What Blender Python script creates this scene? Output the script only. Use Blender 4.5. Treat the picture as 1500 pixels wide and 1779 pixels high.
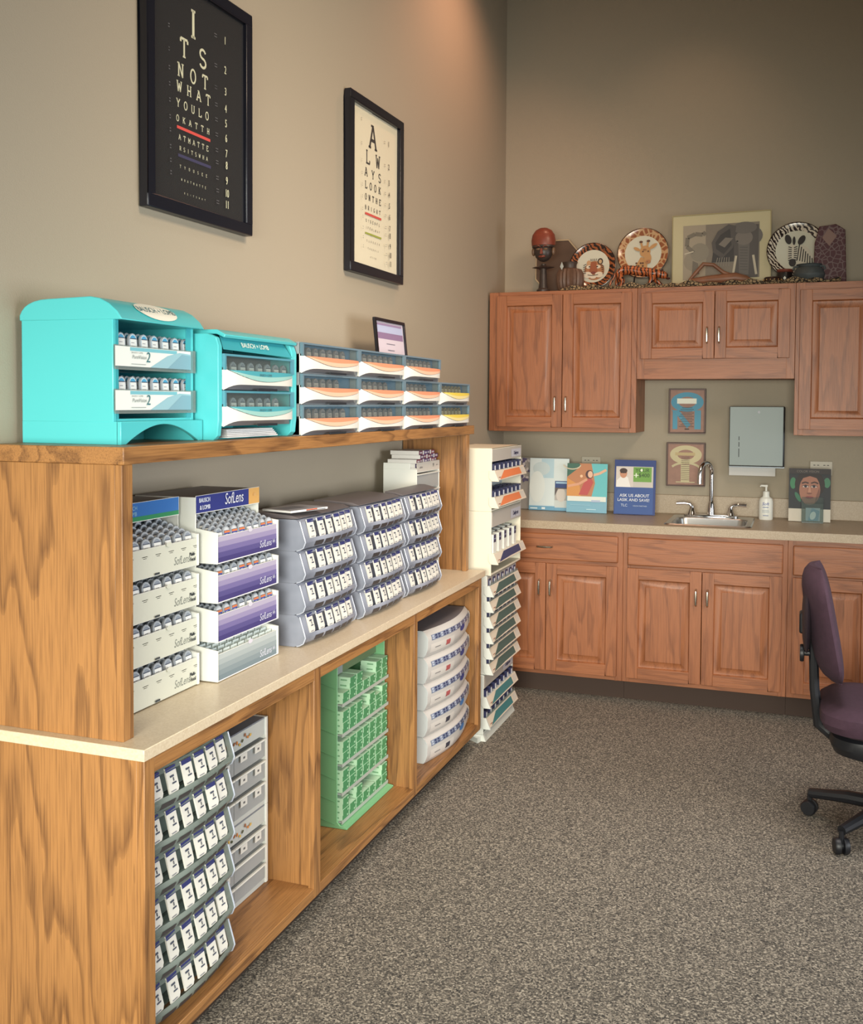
import bpy, bmesh, math, random
from mathutils import Vector, Matrix
random.seed(7)
for o in list(bpy.data.objects): bpy.data.objects.remove(o)
SC = bpy.context.scene
COL = SC.collection
PI = math.pi
# ------------------------------------------------------------------ camera
cd = bpy.data.cameras.new('camera'); cam = bpy.data.objects.new('camera', cd); COL.objects.link(cam)
F = Vector((-0.33941214, 0.93988775, -0.03755539)); R = Vector((0.94046679, 0.33984107, 0.00550151)); U = R.cross(F)
M = Matrix((R, U, -F)).transposed().to_4x4(); M.translation = Vector((1.6274, 0, 1.5198)); cam.matrix_world = M
cd.sensor_fit = 'VERTICAL'; cd.sensor_height = 36; cd.lens = 1759.9 / 1779 * 36; cd.shift_y = -(889.5 - 767.0) / 1779
cd.clip_start = .05
SC.camera = cam
# ------------------------------------------------------------------ world, lights, exposure
SC.view_settings.view_transform = 'Standard'; SC.view_settings.look = 'None'
SC.view_settings.exposure = 0.0; SC.view_settings.gamma = 1
w = bpy.data.worlds.new('world'); SC.world = w; w.use_nodes = True
w.node_tree.nodes['Background'].inputs[0].default_value = (.80, .92, 1, 1)
w.node_tree.nodes['Background'].inputs[1].default_value = .13
def area(name, loc, target, sx, sy, power, col, spread=180):
    l = bpy.data.lights.new(name, 'AREA'); l.shape = 'RECTANGLE'; l.size = sx; l.size_y = sy; l.energy = power; l.color = col
    l.spread = math.radians(spread)
    o = bpy.data.objects.new(name, l); COL.objects.link(o); o.location = loc
    o.rotation_euler = (Vector(target) - Vector(loc)).to_track_quat('-Z', 'Y').to_euler(); return o
def spot(name, loc, target, power, col, ang, blend=1, rad=.06):
    l = bpy.data.lights.new(name, 'SPOT'); l.energy = power; l.color = col; l.spot_size = math.radians(ang); l.spot_blend = blend; l.shadow_soft_size = rad
    o = bpy.data.objects.new(name, l); COL.objects.link(o); o.location = loc
    o.rotation_euler = (Vector(target) - Vector(loc)).to_track_quat('-Z', 'Y').to_euler(); return o
area('window_daylight', (1.5, -1.7, 1.45), (.5, 3, .45), 2.2, 1.3, 54, (1, .98, .85), 66)
area('side_window_daylight', (4.3, 2.2, 1.35), (0, 2.6, 1.0), 3.2, 1.3, 40, (.94, .97, 1), 100)
area('ceiling_panel_near', (2.5, 2.1, 3.7), (0, 3.8, 1.7), 1.2, .6, 18, (1, .78, .56), 76)
area('ceiling_panel_far', (1.6, 3.2, 3.85), (1.5, 3.4, 0), 1.2, .6, 17, (1, .95, .90), 90)
spot('corner_downlight', (.62, 4.75, 3.9), (.02, 4.8, 2.6), 46, (1, .50, .30), 120)
spot('cabinet_downlight', (1.15, 4.9, 3.9), (1.0, 5.76, 2.5), 9, (1, .6, .36), 75)

# ------------------------------------------------------------------ materials
MC = {}
def lin(c):
    return tuple(((v / 255) / 12.92 if v / 255 <= .04045 else ((v / 255 + .055) / 1.055) ** 2.4) for v in c) + (1,)
def mat(name, c, rough=.5, metal=0, spec=.5, alpha=1, trans=0, emit=0, bump=0, bscale=200, var=0, vscale=8):
    k = (name, tuple(c), rough, metal, alpha)
    if k in MC: return MC[k]
    m = bpy.data.materials.new(name); m.use_nodes = True; nt = m.node_tree; b = nt.nodes['Principled BSDF']
    b.inputs['Base Color'].default_value = lin(c); b.inputs['Roughness'].default_value = rough; b.inputs['Metallic'].default_value = metal
    b.inputs['Specular IOR Level'].default_value = spec; b.inputs['Alpha'].default_value = alpha
    b.inputs['Transmission Weight'].default_value = trans
    tc = nt.nodes.new('ShaderNodeTexCoord')
    if var:
        n = nt.nodes.new('ShaderNodeTexNoise'); n.inputs['Scale'].default_value = vscale; n.inputs['Detail'].default_value = 5
        nt.links.new(tc.outputs['Object'], n.inputs['Vector'])
        mx = nt.nodes.new('ShaderNodeMixRGB'); c2 = tuple(max(0, v * (1 - var)) for v in c); c3 = tuple(min(255, v * (1 + var)) for v in c)
        mx.inputs[1].default_value = lin(c2); mx.inputs[2].default_value = lin(c3)
        nt.links.new(n.outputs['Fac'], mx.inputs[0]); nt.links.new(mx.outputs[0], b.inputs['Base Color'])
    if bump:
        n = nt.nodes.new('ShaderNodeTexNoise'); n.inputs['Scale'].default_value = bscale; n.inputs['Detail'].default_value = 3
        nt.links.new(tc.outputs['Object'], n.inputs['Vector'])
        bp = nt.nodes.new('ShaderNodeBump'); bp.inputs['Strength'].default_value = bump; bp.inputs['Distance'].default_value = .002
        nt.links.new(n.outputs['Fac'], bp.inputs['Height']); nt.links.new(bp.outputs[0], b.inputs['Normal'])
    MC[k] = m; return m
def oak(name, light, dark, axis, seed=0.0, rings=9, scale=2.2, rough=.42):
    """contour lines of noise stretched along the grain give flat-sawn cathedral figure; fine pores on top"""
    if name in MC: return MC[name]
    m = bpy.data.materials.new(name); m.use_nodes = True; nt = m.node_tree; N = nt.nodes.new; L = nt.links.new; b = nt.nodes['Principled BSDF']
    tc = N('ShaderNodeTexCoord'); mp = N('ShaderNodeMapping'); s = [1, 1, 1]; s['xyz'.index(axis)] = .13
    mp.inputs['Scale'].default_value = s; mp.inputs['Location'].default_value = (seed, seed * 1.7, seed * .6); L(tc.outputs['Object'], mp.inputs['Vector'])
    n = N('ShaderNodeTexNoise'); n.inputs['Scale'].default_value = scale; n.inputs['Detail'].default_value = 5; n.inputs['Roughness'].default_value = .48; L(mp.outputs[0], n.inputs['Vector'])
    mu = N('ShaderNodeMath'); mu.operation = 'MULTIPLY'; mu.inputs[1].default_value = rings; L(n.outputs['Fac'], mu.inputs[0])
    fr = N('ShaderNodeMath'); fr.operation = 'FRACT'; L(mu.outputs[0], fr.inputs[0])
    cr = N('ShaderNodeValToRGB'); e = cr.color_ramp.elements; e[0].position = 0; e[0].color = (0, 0, 0, 1); e[1].position = 1; e[1].color = (.35, .35, .35, 1)
    x = e.new(.55); x.color = (.08, .08, .08, 1); x = e.new(.88); x.color = (1, 1, 1, 1); L(fr.outputs[0], cr.inputs[0])
    mp2 = N('ShaderNodeMapping'); s2 = [1, 1, 1]; s2['xyz'.index(axis)] = .03; mp2.inputs['Scale'].default_value = s2; L(tc.outputs['Object'], mp2.inputs['Vector'])
    f = N('ShaderNodeTexNoise'); f.inputs['Scale'].default_value = 260; f.inputs['Detail'].default_value = 3; L(mp2.outputs[0], f.inputs['Vector'])
    fm = N('ShaderNodeMapRange'); fm.inputs[1].default_value = .42; fm.inputs[2].default_value = .72; L(f.outputs['Fac'], fm.inputs[0])
    ad = N('ShaderNodeMath'); ad.operation = 'MULTIPLY_ADD'; ad.inputs[1].default_value = .45; L(fm.outputs[0], ad.inputs[0]); 
    m3 = N('ShaderNodeMath'); m3.operation = 'MULTIPLY'; m3.inputs[1].default_value = .52; L(cr.outputs[0], m3.inputs[0]); L(m3.outputs[0], ad.inputs[2])
    mx = N('ShaderNodeMixRGB'); mx.inputs[1].default_value = lin(light); mx.inputs[2].default_value = lin(dark); L(ad.outputs[0], mx.inputs[0])
    L(mx.outputs[0], b.inputs['Base Color']); b.inputs['Roughness'].default_value = rough
    bp = N('ShaderNodeBump'); bp.inputs['Strength'].default_value = .15; bp.inputs['Distance'].default_value = .001; L(fm.outputs[0], bp.inputs['Height']); L(bp.outputs[0], b.inputs['Normal'])
    MC[name] = m; return m
def speckle(name, cols, scale, rough, bump=0, dist=.003):
    m = bpy.data.materials.new(name); m.use_nodes = True; nt = m.node_tree; N = nt.nodes.new; L = nt.links.new; b = nt.nodes['Principled BSDF']
    tc = N('ShaderNodeTexCoord'); v = N('ShaderNodeTexVoronoi'); v.inputs['Scale'].default_value = scale; L(tc.outputs['Object'], v.inputs['Vector'])
    n = N('ShaderNodeTexNoise'); n.inputs['Scale'].default_value = scale * .55; n.inputs['Detail'].default_value = 4; L(tc.outputs['Object'], n.inputs['Vector'])
    sp = N('ShaderNodeSeparateColor'); L(v.outputs['Color'], sp.inputs[0])
    ma = N('ShaderNodeMath'); ma.operation = 'MULTIPLY_ADD'; ma.inputs[1].default_value = .5; L(sp.outputs[0], ma.inputs[0])
    m2 = N('ShaderNodeMath'); m2.operation = 'MULTIPLY'; m2.inputs[1].default_value = .55; L(n.outputs['Fac'], m2.inputs[0]); L(m2.outputs[0], ma.inputs[2])
    cr = N('ShaderNodeValToRGB'); e = cr.color_ramp.elements; e[0].position = .2; e[0].color = lin(cols[0]); e[1].position = .8; e[1].color = lin(cols[-1])
    for i, c in enumerate(cols[1:-1]): x = e.new(.2 + .6 * (i + 1) / (len(cols) - 1)); x.color = lin(c)
    L(ma.outputs[0], cr.inputs[0]); L(cr.outputs[0], b.inputs['Base Color']); b.inputs['Roughness'].default_value = rough
    if bump:
        bp = N('ShaderNodeBump'); bp.inputs['Strength'].default_value = bump; bp.inputs['Distance'].default_value = dist; L(ma.outputs[0], bp.inputs['Height']); L(bp.outputs[0], b.inputs['Normal'])
    MC[name] = m; return m
def clear(name, c, alpha, rough=.12, cloudy=0):
    """translucent moulded plastic: tinted transparency mixed with a glossy/diffuse skin"""
    if name in MC: return MC[name]
    m = bpy.data.materials.new(name); m.use_nodes = True; nt = m.node_tree; N = nt.nodes.new; L = nt.links.new; b = nt.nodes['Principled BSDF']
    b.inputs['Base Color'].default_value = lin(c); b.inputs['Roughness'].default_value = rough
    t = N('ShaderNodeBsdfTransparent'); t.inputs[0].default_value = tuple(.55 + .45 * v for v in lin(c)[:3]) + (1,)
    mx = N('ShaderNodeMixShader'); mx.inputs[0].default_value = alpha
    if cloudy:
        tc = N('ShaderNodeTexCoord'); n = N('ShaderNodeTexNoise'); n.inputs['Scale'].default_value = 9; n.inputs['Detail'].default_value = 2; L(tc.outputs['Object'], n.inputs['Vector'])
        mr = N('ShaderNodeMapRange'); mr.inputs[1].default_value = .35; mr.inputs[2].default_value = .7; mr.inputs[3].default_value = alpha - cloudy; mr.inputs[4].default_value = min(1, alpha + cloudy); L(n.outputs['Fac'], mr.inputs[0]); L(mr.outputs[0], mx.inputs[0])
    L(t.outputs[0], mx.inputs[1]); L(b.outputs[0], mx.inputs[2]); L(mx.outputs[0], nt.nodes['Material Output'].inputs[0])
    MC[name] = m; return m
def wood_unit(ax, s=0): return oak('golden_oak_%s%d' % (ax, int(s)), (162, 115, 67), (88, 56, 32), ax, s, rings=19, scale=2.7)
def wood_cab(ax, s=0): return oak('honey_oak_%s%d' % (ax, int(s)), (160, 100, 64), (116, 68, 42), ax, s + 20, rings=15, scale=3.4)
WALL = mat('greige_wall_paint', (165, 155, 137), .75, bump=.25, bscale=260)
CARPET = speckle('speckled_loop_carpet', [(34, 33, 34), (88, 83, 76), (122, 114, 103), (182, 172, 156)], 235, .95, 1.0, .006)
LAM = speckle('beige_laminate', [(198, 180, 152), (205, 188, 161), (211, 195, 169)], 220, .35)
LAMB = speckle('grey_beige_laminate', [(156, 138, 114), (168, 150, 126), (180, 163, 140)], 330, .4)
WHITE = mat('white_plastic', (226, 228, 222), .38)
CREAM = mat('cream_plastic', (228, 222, 204), .4)
TURQ = mat('turquoise_plastic', (82, 194, 200), .3)
TEAL = mat('teal_plastic', (60, 160, 172), .3)
DARK = mat('dark_interior', (40, 46, 52), .6)
GREY = mat('grey_plastic', (130, 132, 138), .35)
SMOKE = clear('smoky_plastic', (172, 178, 194), .55, .15, .16)
CLEAR = clear('clear_plastic', (196, 208, 206), .2, .08)
PANE = clear('window_pane', (196, 208, 206), .08, .08)
CLEARG = clear('clear_bin_plastic', (168, 180, 172), .42, .12, .08)
FROST = clear('frosted_plastic', (190, 196, 198), .62, .2)
CHROME = mat('polished_chrome', (225, 225, 228), .08, 1)
STEEL = mat('brushed_steel', (196, 200, 200), .34, 1)
STEELD = mat('satin_dispenser_steel', (128, 136, 136), .55, .8)
NICKEL = mat('satin_nickel', (196, 190, 176), .25, 1)
BLACK = mat('black_plastic', (24, 25, 30), .45)
BLACKF = mat('black_frame_lacquer', (22, 24, 34), .32)
def flat(c, rough=.55): return mat('print_%02x%02x%02x' % tuple(c), c, rough)

# ------------------------------------------------------------------ mesh helpers
class B:
    def __init__(s): s.v = []; s.f = []; s.m = []; s.mats = []
    def mi(s, m):
        if m not in s.mats: s.mats.append(m)
        return s.mats.index(m)
    def add(s, vs, fs, m):
        k = len(s.v); s.v += [tuple(v) for v in vs]; i = s.mi(m)
        for f in fs: s.f.append([a + k for a in f]); s.m.append(i)
        return s
    def box(s, x0, x1, y0, y1, z0, z1, m):
        v = [(x, y, z) for x in (x0, x1) for y in (y0, y1) for z in (z0, z1)]
        return s.add(v, [(0, 1, 3, 2), (4, 6, 7, 5), (0, 4, 5, 1), (2, 3, 7, 6), (0, 2, 6, 4), (1, 5, 7, 3)], m)
    def prism(s, pts, axis, a, b, m, m_side=None):
        """2D polygon extruded along axis; pts are the other two coords in xyz order"""
        def mk(p, t):
            q = list(p); q.insert('xyz'.index(axis), t); return q
        n = len(pts); v = [mk(p, a) for p in pts] + [mk(p, b) for p in pts]
        s.add(v, [list(range(n))[::-1], [n + i for i in range(n)]], m)
        return s.add(v, [(i, (i + 1) % n, n + (i + 1) % n, n + i) for i in range(n)], m_side or m)
    def tube(s, pts, r, m, seg=10, closed=False):
        pts = [Vector(p) for p in pts]; n = len(pts); rr = r if isinstance(r, (list, tuple)) else [r] * n; v = []; up = None
        for i, p in enumerate(pts):
            t = (pts[min(i + 1, n - 1)] - pts[max(i - 1, 0)]).normalized()
            if up is None: up = Vector((0, 0, 1)) if abs(t.z) < .9 else Vector((1, 0, 0))
            a = t.cross(up).normalized(); bb = a.cross(t).normalized(); up = bb
            v += [p + (a * math.cos(q * 2 * PI / seg) + bb * math.sin(q * 2 * PI / seg)) * rr[i] for q in range(seg)]
        f = [(i * seg + q, i * seg + (q + 1) % seg, (i + 1) * seg + (q + 1) % seg, (i + 1) * seg + q) for i in range(n - 1) for q in range(seg)]
        f += [list(range(seg))[::-1], [(n - 1) * seg + q for q in range(seg)]]
        return s.add(v, f, m)
    def lathe(s, prof, c, m, axis='z', seg=28, sx=1, sy=1, cap=True):
        """prof: (radius, height) list"""
        v = []
        for r, h in prof:
            for q in range(seg):
                a = q * 2 * PI / seg; p = [r * math.cos(a) * sx, r * math.sin(a) * sy]
                p.insert('xyz'.index(axis), h); v.append((p[0] + c[0], p[1] + c[1], p[2] + c[2]))
        n = len(prof)
        f = [(i * seg + q, i * seg + (q + 1) % seg, (i + 1) * seg + (q + 1) % seg, (i + 1) * seg + q) for i in range(n - 1) for q in range(seg)]
        if cap: f += [list(range(seg))[::-1], [(n - 1) * seg + q for q in range(seg)]]
        return s.add(v, f, m)
    def ell(s, c, r, m, seg=16, rings=10):
        v = []; f = []
        for i in range(rings + 1):
            t = PI * i / rings
            for q in range(seg):
                a = 2 * PI * q / seg; v.append((c[0] + r[0] * math.sin(t) * math.cos(a), c[1] + r[1] * math.sin(t) * math.sin(a), c[2] + r[2] * math.cos(t)))
        f = [(i * seg + q, (i + 1) * seg + q, (i + 1) * seg + (q + 1) % seg, i * seg + (q + 1) % seg) for i in range(rings) for q in range(seg)]
        return s.add(v, f, m)
    def grid(s, fn, nu, nv, m):
        v = [fn(i / nu, j / nv) for i in range(nu + 1) for j in range(nv + 1)]
        return s.add(v, [(i * (nv + 1) + j, (i + 1) * (nv + 1) + j, (i + 1) * (nv + 1) + j + 1, i * (nv + 1) + j + 1) for i in range(nu) for j in range(nv)], m)
    def mesh(s, name):
        me = bpy.data.meshes.new(name); me.from_pydata(s.v, [], s.f)
        for m in s.mats: me.materials.append(m)
        me.polygons.foreach_set('material_index', s.m)
        bm = bmesh.new(); bm.from_mesh(me); bmesh.ops.remove_doubles(bm, verts=bm.verts, dist=1e-6); bmesh.ops.recalc_face_normals(bm, faces=bm.faces); bm.to_mesh(me); bm.free()
        me.polygons.foreach_set('use_smooth', [True] * len(me.polygons)); me.set_sharp_from_angle(angle=math.radians(35)); me.update()
        return me
MESH = {}
def thing(name, label, cat, loc=(0, 0, 0), group=None, rz=0, rot=None):
    o = bpy.data.objects.new(name, None); COL.objects.link(o); o.location = loc; o.rotation_euler = rot or (0, 0, rz); o.empty_display_size = .05
    o['label'] = label; o['category'] = cat
    if group: o['group'] = group
    return o
def part(name, b, parent=None, bevel=0, key=None, label=None, seg=2):
    if key is not None and key in MESH: me = MESH[key]
    else:
        if callable(b): b = b()
        me = b.mesh(name) if isinstance(b, B) else b
        if key is not None: MESH[key] = me
    o = bpy.data.objects.new(name, me); COL.objects.link(o); o.parent = parent
    if bevel:
        md = o.modifiers.new('bevel', 'BEVEL'); md.width = bevel; md.segments = seg; md.limit_method = 'ANGLE'; md.angle_limit = math.radians(40)
    if label: o['label'] = label
    return o
def solo(name, b, label, cat, loc=(0, 0, 0), group=None, bevel=0, key=None, rot=(0, 0, 0)):
    o = part(name, b, None, bevel, key); o.location = loc; o.rotation_euler = rot; o['label'] = label; o['category'] = cat
    if group: o['group'] = group
    return o
def struct(name, b, bevel=0, parent=None):
    o = part(name, b, parent, bevel); o['kind'] = 'structure'; return o
def place(facing, x, y, off=0, org=(0, 0, 0)):
    if facing == '+x': return (org[0] + off, org[1] + x, org[2] + y)
    if facing == '-y': return (org[0] + x, org[1] - off, org[2] + y)
    return (org[0] + x, org[1] + y, org[2] + off)
def text_tris(s):
    if ('T', s) in MESH: return MESH[('T', s)]
    c = bpy.data.curves.new('t', 'FONT'); c.body = s; c.size = 1; c.align_x = 'CENTER'; c.align_y = 'CENTER'; c.resolution_u = 3
    o = bpy.data.objects.new('t', c); COL.objects.link(o)
    me = bpy.data.meshes.new_from_object(o.evaluated_get(bpy.context.evaluated_depsgraph_get()))
    r = ([tuple(v.co) for v in me.vertices], [list(p.vertices) for p in me.polygons])
    bpy.data.objects.remove(o); bpy.data.curves.remove(c); bpy.data.meshes.remove(me); MESH[('T', s)] = r; return r
class Art(B):
    """flat printed shapes, each layer a hair in front of the last"""
    def __init__(s, facing, org=(0, 0, 0), step=.0003): super().__init__(); s.fc = facing; s.o = org; s.st = step; s.n = 0
    def poly(s, pts, c, same=False):
        if not same: s.n += 1
        return s.add([place(s.fc, x, y, s.n * s.st, s.o) for x, y in pts], [list(range(len(pts)))], c if not isinstance(c, tuple) else flat(c))
    def rect(s, x0, y0, x1, y1, c, same=False): return s.poly([(x0, y0), (x1, y0), (x1, y1), (x0, y1)], c, same)
    def oval(s, cx, cy, rx, ry, c, n=24, rot=0, same=False):
        ca, sa = math.cos(rot), math.sin(rot)
        return s.poly([(cx + rx * math.cos(2 * PI * i / n) * ca - ry * math.sin(2 * PI * i / n) * sa, cy + rx * math.cos(2 * PI * i / n) * sa + ry * math.sin(2 * PI * i / n) * ca) for i in range(n)], c, same)
    def ring(s, cx, cy, r0, r1, c, ax=1, ay=1, n=28, a0=0, a1=2 * PI):
        s.n += 1; v = []
        for i in range(n + 1):
            a = a0 + (a1 - a0) * i / n
            for r in (r0, r1): v.append(place(s.fc, cx + r * ax * math.cos(a), cy + r * ay * math.sin(a), s.n * s.st, s.o))
        return s.add(v, [(2 * i, 2 * i + 1, 2 * i + 3, 2 * i + 2) for i in range(n)], flat(c) if isinstance(c, tuple) else c)
    def line(s, pts, wd, c, same=False):
        if not same: s.n += 1
        mt = flat(c) if isinstance(c, tuple) else c
        for (x0, y0), (x1, y1) in zip(pts, pts[1:]):
            d = math.hypot(x1 - x0, y1 - y0) or 1; nx, ny = -(y1 - y0) / d * wd / 2, (x1 - x0) / d * wd / 2
            s.add([place(s.fc, a, b_, s.n * s.st, s.o) for a, b_ in ((x0 + nx, y0 + ny), (x1 + nx, y1 + ny), (x1 - nx, y1 - ny), (x0 - nx, y0 - ny))], [(0, 1, 2, 3)], mt)
        return s
    def text(s, t, x, y, size, c, wx=1, shear=0, bold=0):
        s.n += 1; v, f = text_tris(t); mt = flat(c) if isinstance(c, tuple) else c
        for dx in ([0] if not bold else [-bold, 0, bold]):
            s.add([place(s.fc, x + dx + (a[0] + a[1] * shear) * size * wx, y + a[1] * size, s.n * s.st, s.o) for a in v], f, mt)
            if bold: s.n += 1
        return s
def arc(cx, cy, rx, ry, a0, a1, n=8): return [(cx + rx * math.cos(math.radians(a0 + (a1 - a0) * i / n)), cy + ry * math.sin(math.radians(a0 + (a1 - a0) * i / n))) for i in range(n + 1)]
# slab-serif stroke capitals: (polylines, serif centres)
_S = {
 'A': ([[(.02, 0), (.35, 1), (.68, 0)], [(.15, .36), (.55, .36)]], [(.04, 0), (.66, 0), (.28, 1)]),
 'B': ([[(.12, 0), (.12, 1)], [(.12, 1)] + arc(.38, .76, .22, .24, 90, -90) + [(.12, .52)], [(.12, .52)] + arc(.38, .26, .26, .26, 90, -90) + [(.12, 0)]], []),
 'E': ([[(.12, 0), (.12, 1)], [(.02, 1), (.64, 1), (.64, .8)], [(.12, .52), (.46, .52)], [(.02, 0), (.66, 0), (.66, .22)]], []),
 'F': ([[(.12, 0), (.12, 1)], [(.02, 1), (.64, 1), (.64, .8)], [(.12, .52), (.46, .52)]], [(.14, 0)]),
 'G': ([arc(.36, .5, .32, .5, 45, 330, 14) + [(.64, .45), (.42, .45)]], []),
 'H': ([[(.12, 0), (.12, 1)], [(.58, 0), (.58, 1)], [(.12, .5), (.58, .5)]], [(.12, 0), (.12, 1), (.58, 0), (.58, 1)]),
 'I': ([[(.35, 0), (.35, 1)]], [(.35, 0), (.35, 1)]),
 'K': ([[(.12, 0), (.12, 1)], [(.6, 1), (.14, .42)], [(.28, .58), (.62, 0)]], [(.12, 0), (.12, 1), (.58, 1), (.6, 0)]),
 'L': ([[(.14, 0), (.14, 1)], [(.02, 0), (.66, 0), (.66, .26)]], [(.14, 1)]),
 'M': ([[(.08, 0), (.08, 1), (.35, .35), (.62, 1), (.62, 0)]], [(.1, 0), (.6, 0), (.06, 1), (.64, 1)]),
 'N': ([[(.1, 0), (.1, 1), (.58, 0), (.58, 1)]], [(.1, 0), (.06, 1), (.58, 1)]),
 'O': ([arc(.35, .5, .31, .5, 0, 360, 18)], []),
 'R': ([[(.12, 0), (.12, 1)], [(.12, 1)] + arc(.38, .75, .24, .25, 90, -90) + [(.12, .5)], [(.36, .5), (.62, 0)]], [(.12, 0), (.04, 1), (.62, 0)]),
 'S': ([arc(.35, .75, .27, .25, 20, 270, 10) + arc(.35, .25, .29, .25, 90, -160, 10)[1:]], []),
 'T': ([[(.35, 0), (.35, 1)], [(.03, .8), (.03, 1), (.67, 1), (.67, .8)]], [(.35, 0)]),
 'U': ([[(.1, 1)] + arc(.35, .28, .25, .28, 180, 360) + [(.6, 1)]], [(.1, 1), (.6, 1)]),
 'W': ([[(.02, 1), (.18, 0), (.35, .8), (.52, 0), (.68, 1)]], [(.04, 1), (.66, 1)]),
 'Y': ([[(.03, 1), (.35, .45), (.67, 1)], [(.35, .45), (.35, 0)]], [(.06, 1), (.64, 1), (.35, 0)]),
 'D': ([[(.12, 0), (.12, 1)], [(.02, 1)] + arc(.3, .5, .34, .5, 90, -90) + [(.02, 0)]], [])}
def slab(art, s, cx, y, h, c, pitch, wx=1.0, th=.13):
    n = len(s); art.n += 1; k = art.n
    for i, ch in enumerate(s):
        x0 = cx + (i - (n - 1) / 2) * pitch - .35 * h * wx
        pl, sf = _S[ch]
        for p in pl:
            art.line([(x0 + a * h * wx, y + b_ * h) for a, b_ in p], th * h, c, True)
        for a, b_ in sf: art.line([(x0 + (a - .125) * h * wx, y + abs(b_ - .04) * h), (x0 + (a + .125) * h * wx, y + abs(b_ - .04) * h)], .09 * h, c, True)
    art.n = k
# ------------------------------------------------------------------ room shell
YB = 5.7675; CEIL = 4.0
def xw(y): return -.0232 * (YB - y)        # the side wall runs a degree off the furniture
b = B(); b.box(-.6, 4.6, -3.2, YB + .1, -.05, 0, CARPET); struct('floor', b)
b = B(); b.prism([(xw(-3.2), -3.2), (xw(-3.2) - .12, -3.2), (-.12, YB + .1), (0, YB + .1)], 'z', 0, CEIL, WALL); struct('wall_left', b)
b = B(); b.box(-.1, 4.5, YB, YB + .1, 0, CEIL, WALL); struct('wall_back', b)
b = B(); b.box(4.5, 4.6, -3.2, YB + .1, 0, CEIL, WALL); struct('wall_right', b)
b = B(); b.box(-.5, 4.6, -3.2, YB + .1, CEIL, CEIL + .08, mat('ceiling_white', (190, 184, 170), .8, bump=.3, bscale=90)); struct('ceiling', b)
# ------------------------------------------------------------------ oak display unit along the side wall
H1, TC, H2, TS = .7858, .0257, 1.4228, .0383
OZ, OX, OY = wood_unit('z'), wood_unit('x', 3), wood_unit('y', 5)
OZ2 = wood_unit('z', 8)
ZB = H1 - TC
u = thing('base_cabinet', 'long golden oak base unit with three open bays under the beige counter', 'cabinet', (0, 0, 0))
part('end_panel', B().prism([(xw(1.784) + .004, .0), (.322, .0), (.322, ZB), (xw(1.784) + .004, ZB)], 'y', 1.784, 1.804, wood_unit('z', 1)), u, .001)
part('end_panel', B().box(-.02, .322, 4.196, 4.216, .09, ZB, OZ2), u, .001)
part('back_panel', B().box(-.028, -.02, 1.804, 4.196, .1, ZB, wood_unit('z', 12)), u)
for y0, y1 in ((2.5855, 2.6283), (3.3931, 3.425)):
    c = (y0 + y1) / 2; part('divider', B().box(-.02, .322, c - .009, c + .009, .117, ZB - .004, OZ2), u, .001)
for y0, y1 in ((1.784, 1.821), (2.5855, 2.6283), (3.3931, 3.425), (4.180, 4.216)):
    part('stile', B().box(.322, .341, y0, y1, .09, ZB, wood_unit('z', 4)), u, .0015)
part('top_rail', B().box(.322, .3405, 1.821, 4.18, .7244, ZB, OY), u, .0012)
part('bottom_rail', B().box(.322, .3405, 1.821, 4.18, .09, .1196, OY), u, .0012)
part('shelf_board', B().box(-.02, .322, 1.804, 4.196, .10, .1192, OY), u)
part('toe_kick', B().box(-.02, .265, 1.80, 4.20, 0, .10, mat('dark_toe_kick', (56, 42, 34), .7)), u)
solo('counter', B().prism([(xw(1.778) + .002, 1.778), (.345, 1.778), (.345, 4.261), (xw(4.261) + .002, 4.261)], 'z', ZB, H1, LAM), 'cream beige laminate counter top on the oak base unit with open bays', 'countertop', bevel=.0015)
h = thing('hutch_shelf', 'golden oak hutch with two end panels standing on the beige counter, displays on top', 'shelf')
part('side_panel', B().prism([(xw(1.804) + .004, H1), (.256, H1), (.256, H2 - TS), (xw(1.804) + .004, H2 - TS)], 'y', 1.804, 1.822, wood_unit('z', 2)), h, .001)
part('side_panel', B().box(xw(4.2) + .004, .256, 4.221, 4.239, H1, H2 - TS, OZ2), h, .001)
part('stile', B().box(.256, .274, 1.804, 1.841, H1, H2 - TS, wood_unit('z', 4)), h, .0015)
part('stile', B().box(.256, .274, 4.202, 4.239, H1, H2 - TS, wood_unit('z', 4)), h, .0015)
part('top_shelf', B().prism([(xw(1.808) + .004, 1.806), (.277, 1.806), (.277, 4.299), (xw(4.299) + .004, 4.299)], 'z', H2 - TS, H2, OY), h, .002)
part('ledger', B().box(-.07, -.05, 1.822, 2.7, H2 - TS - .03, H2 - TS, OY), h)
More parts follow.
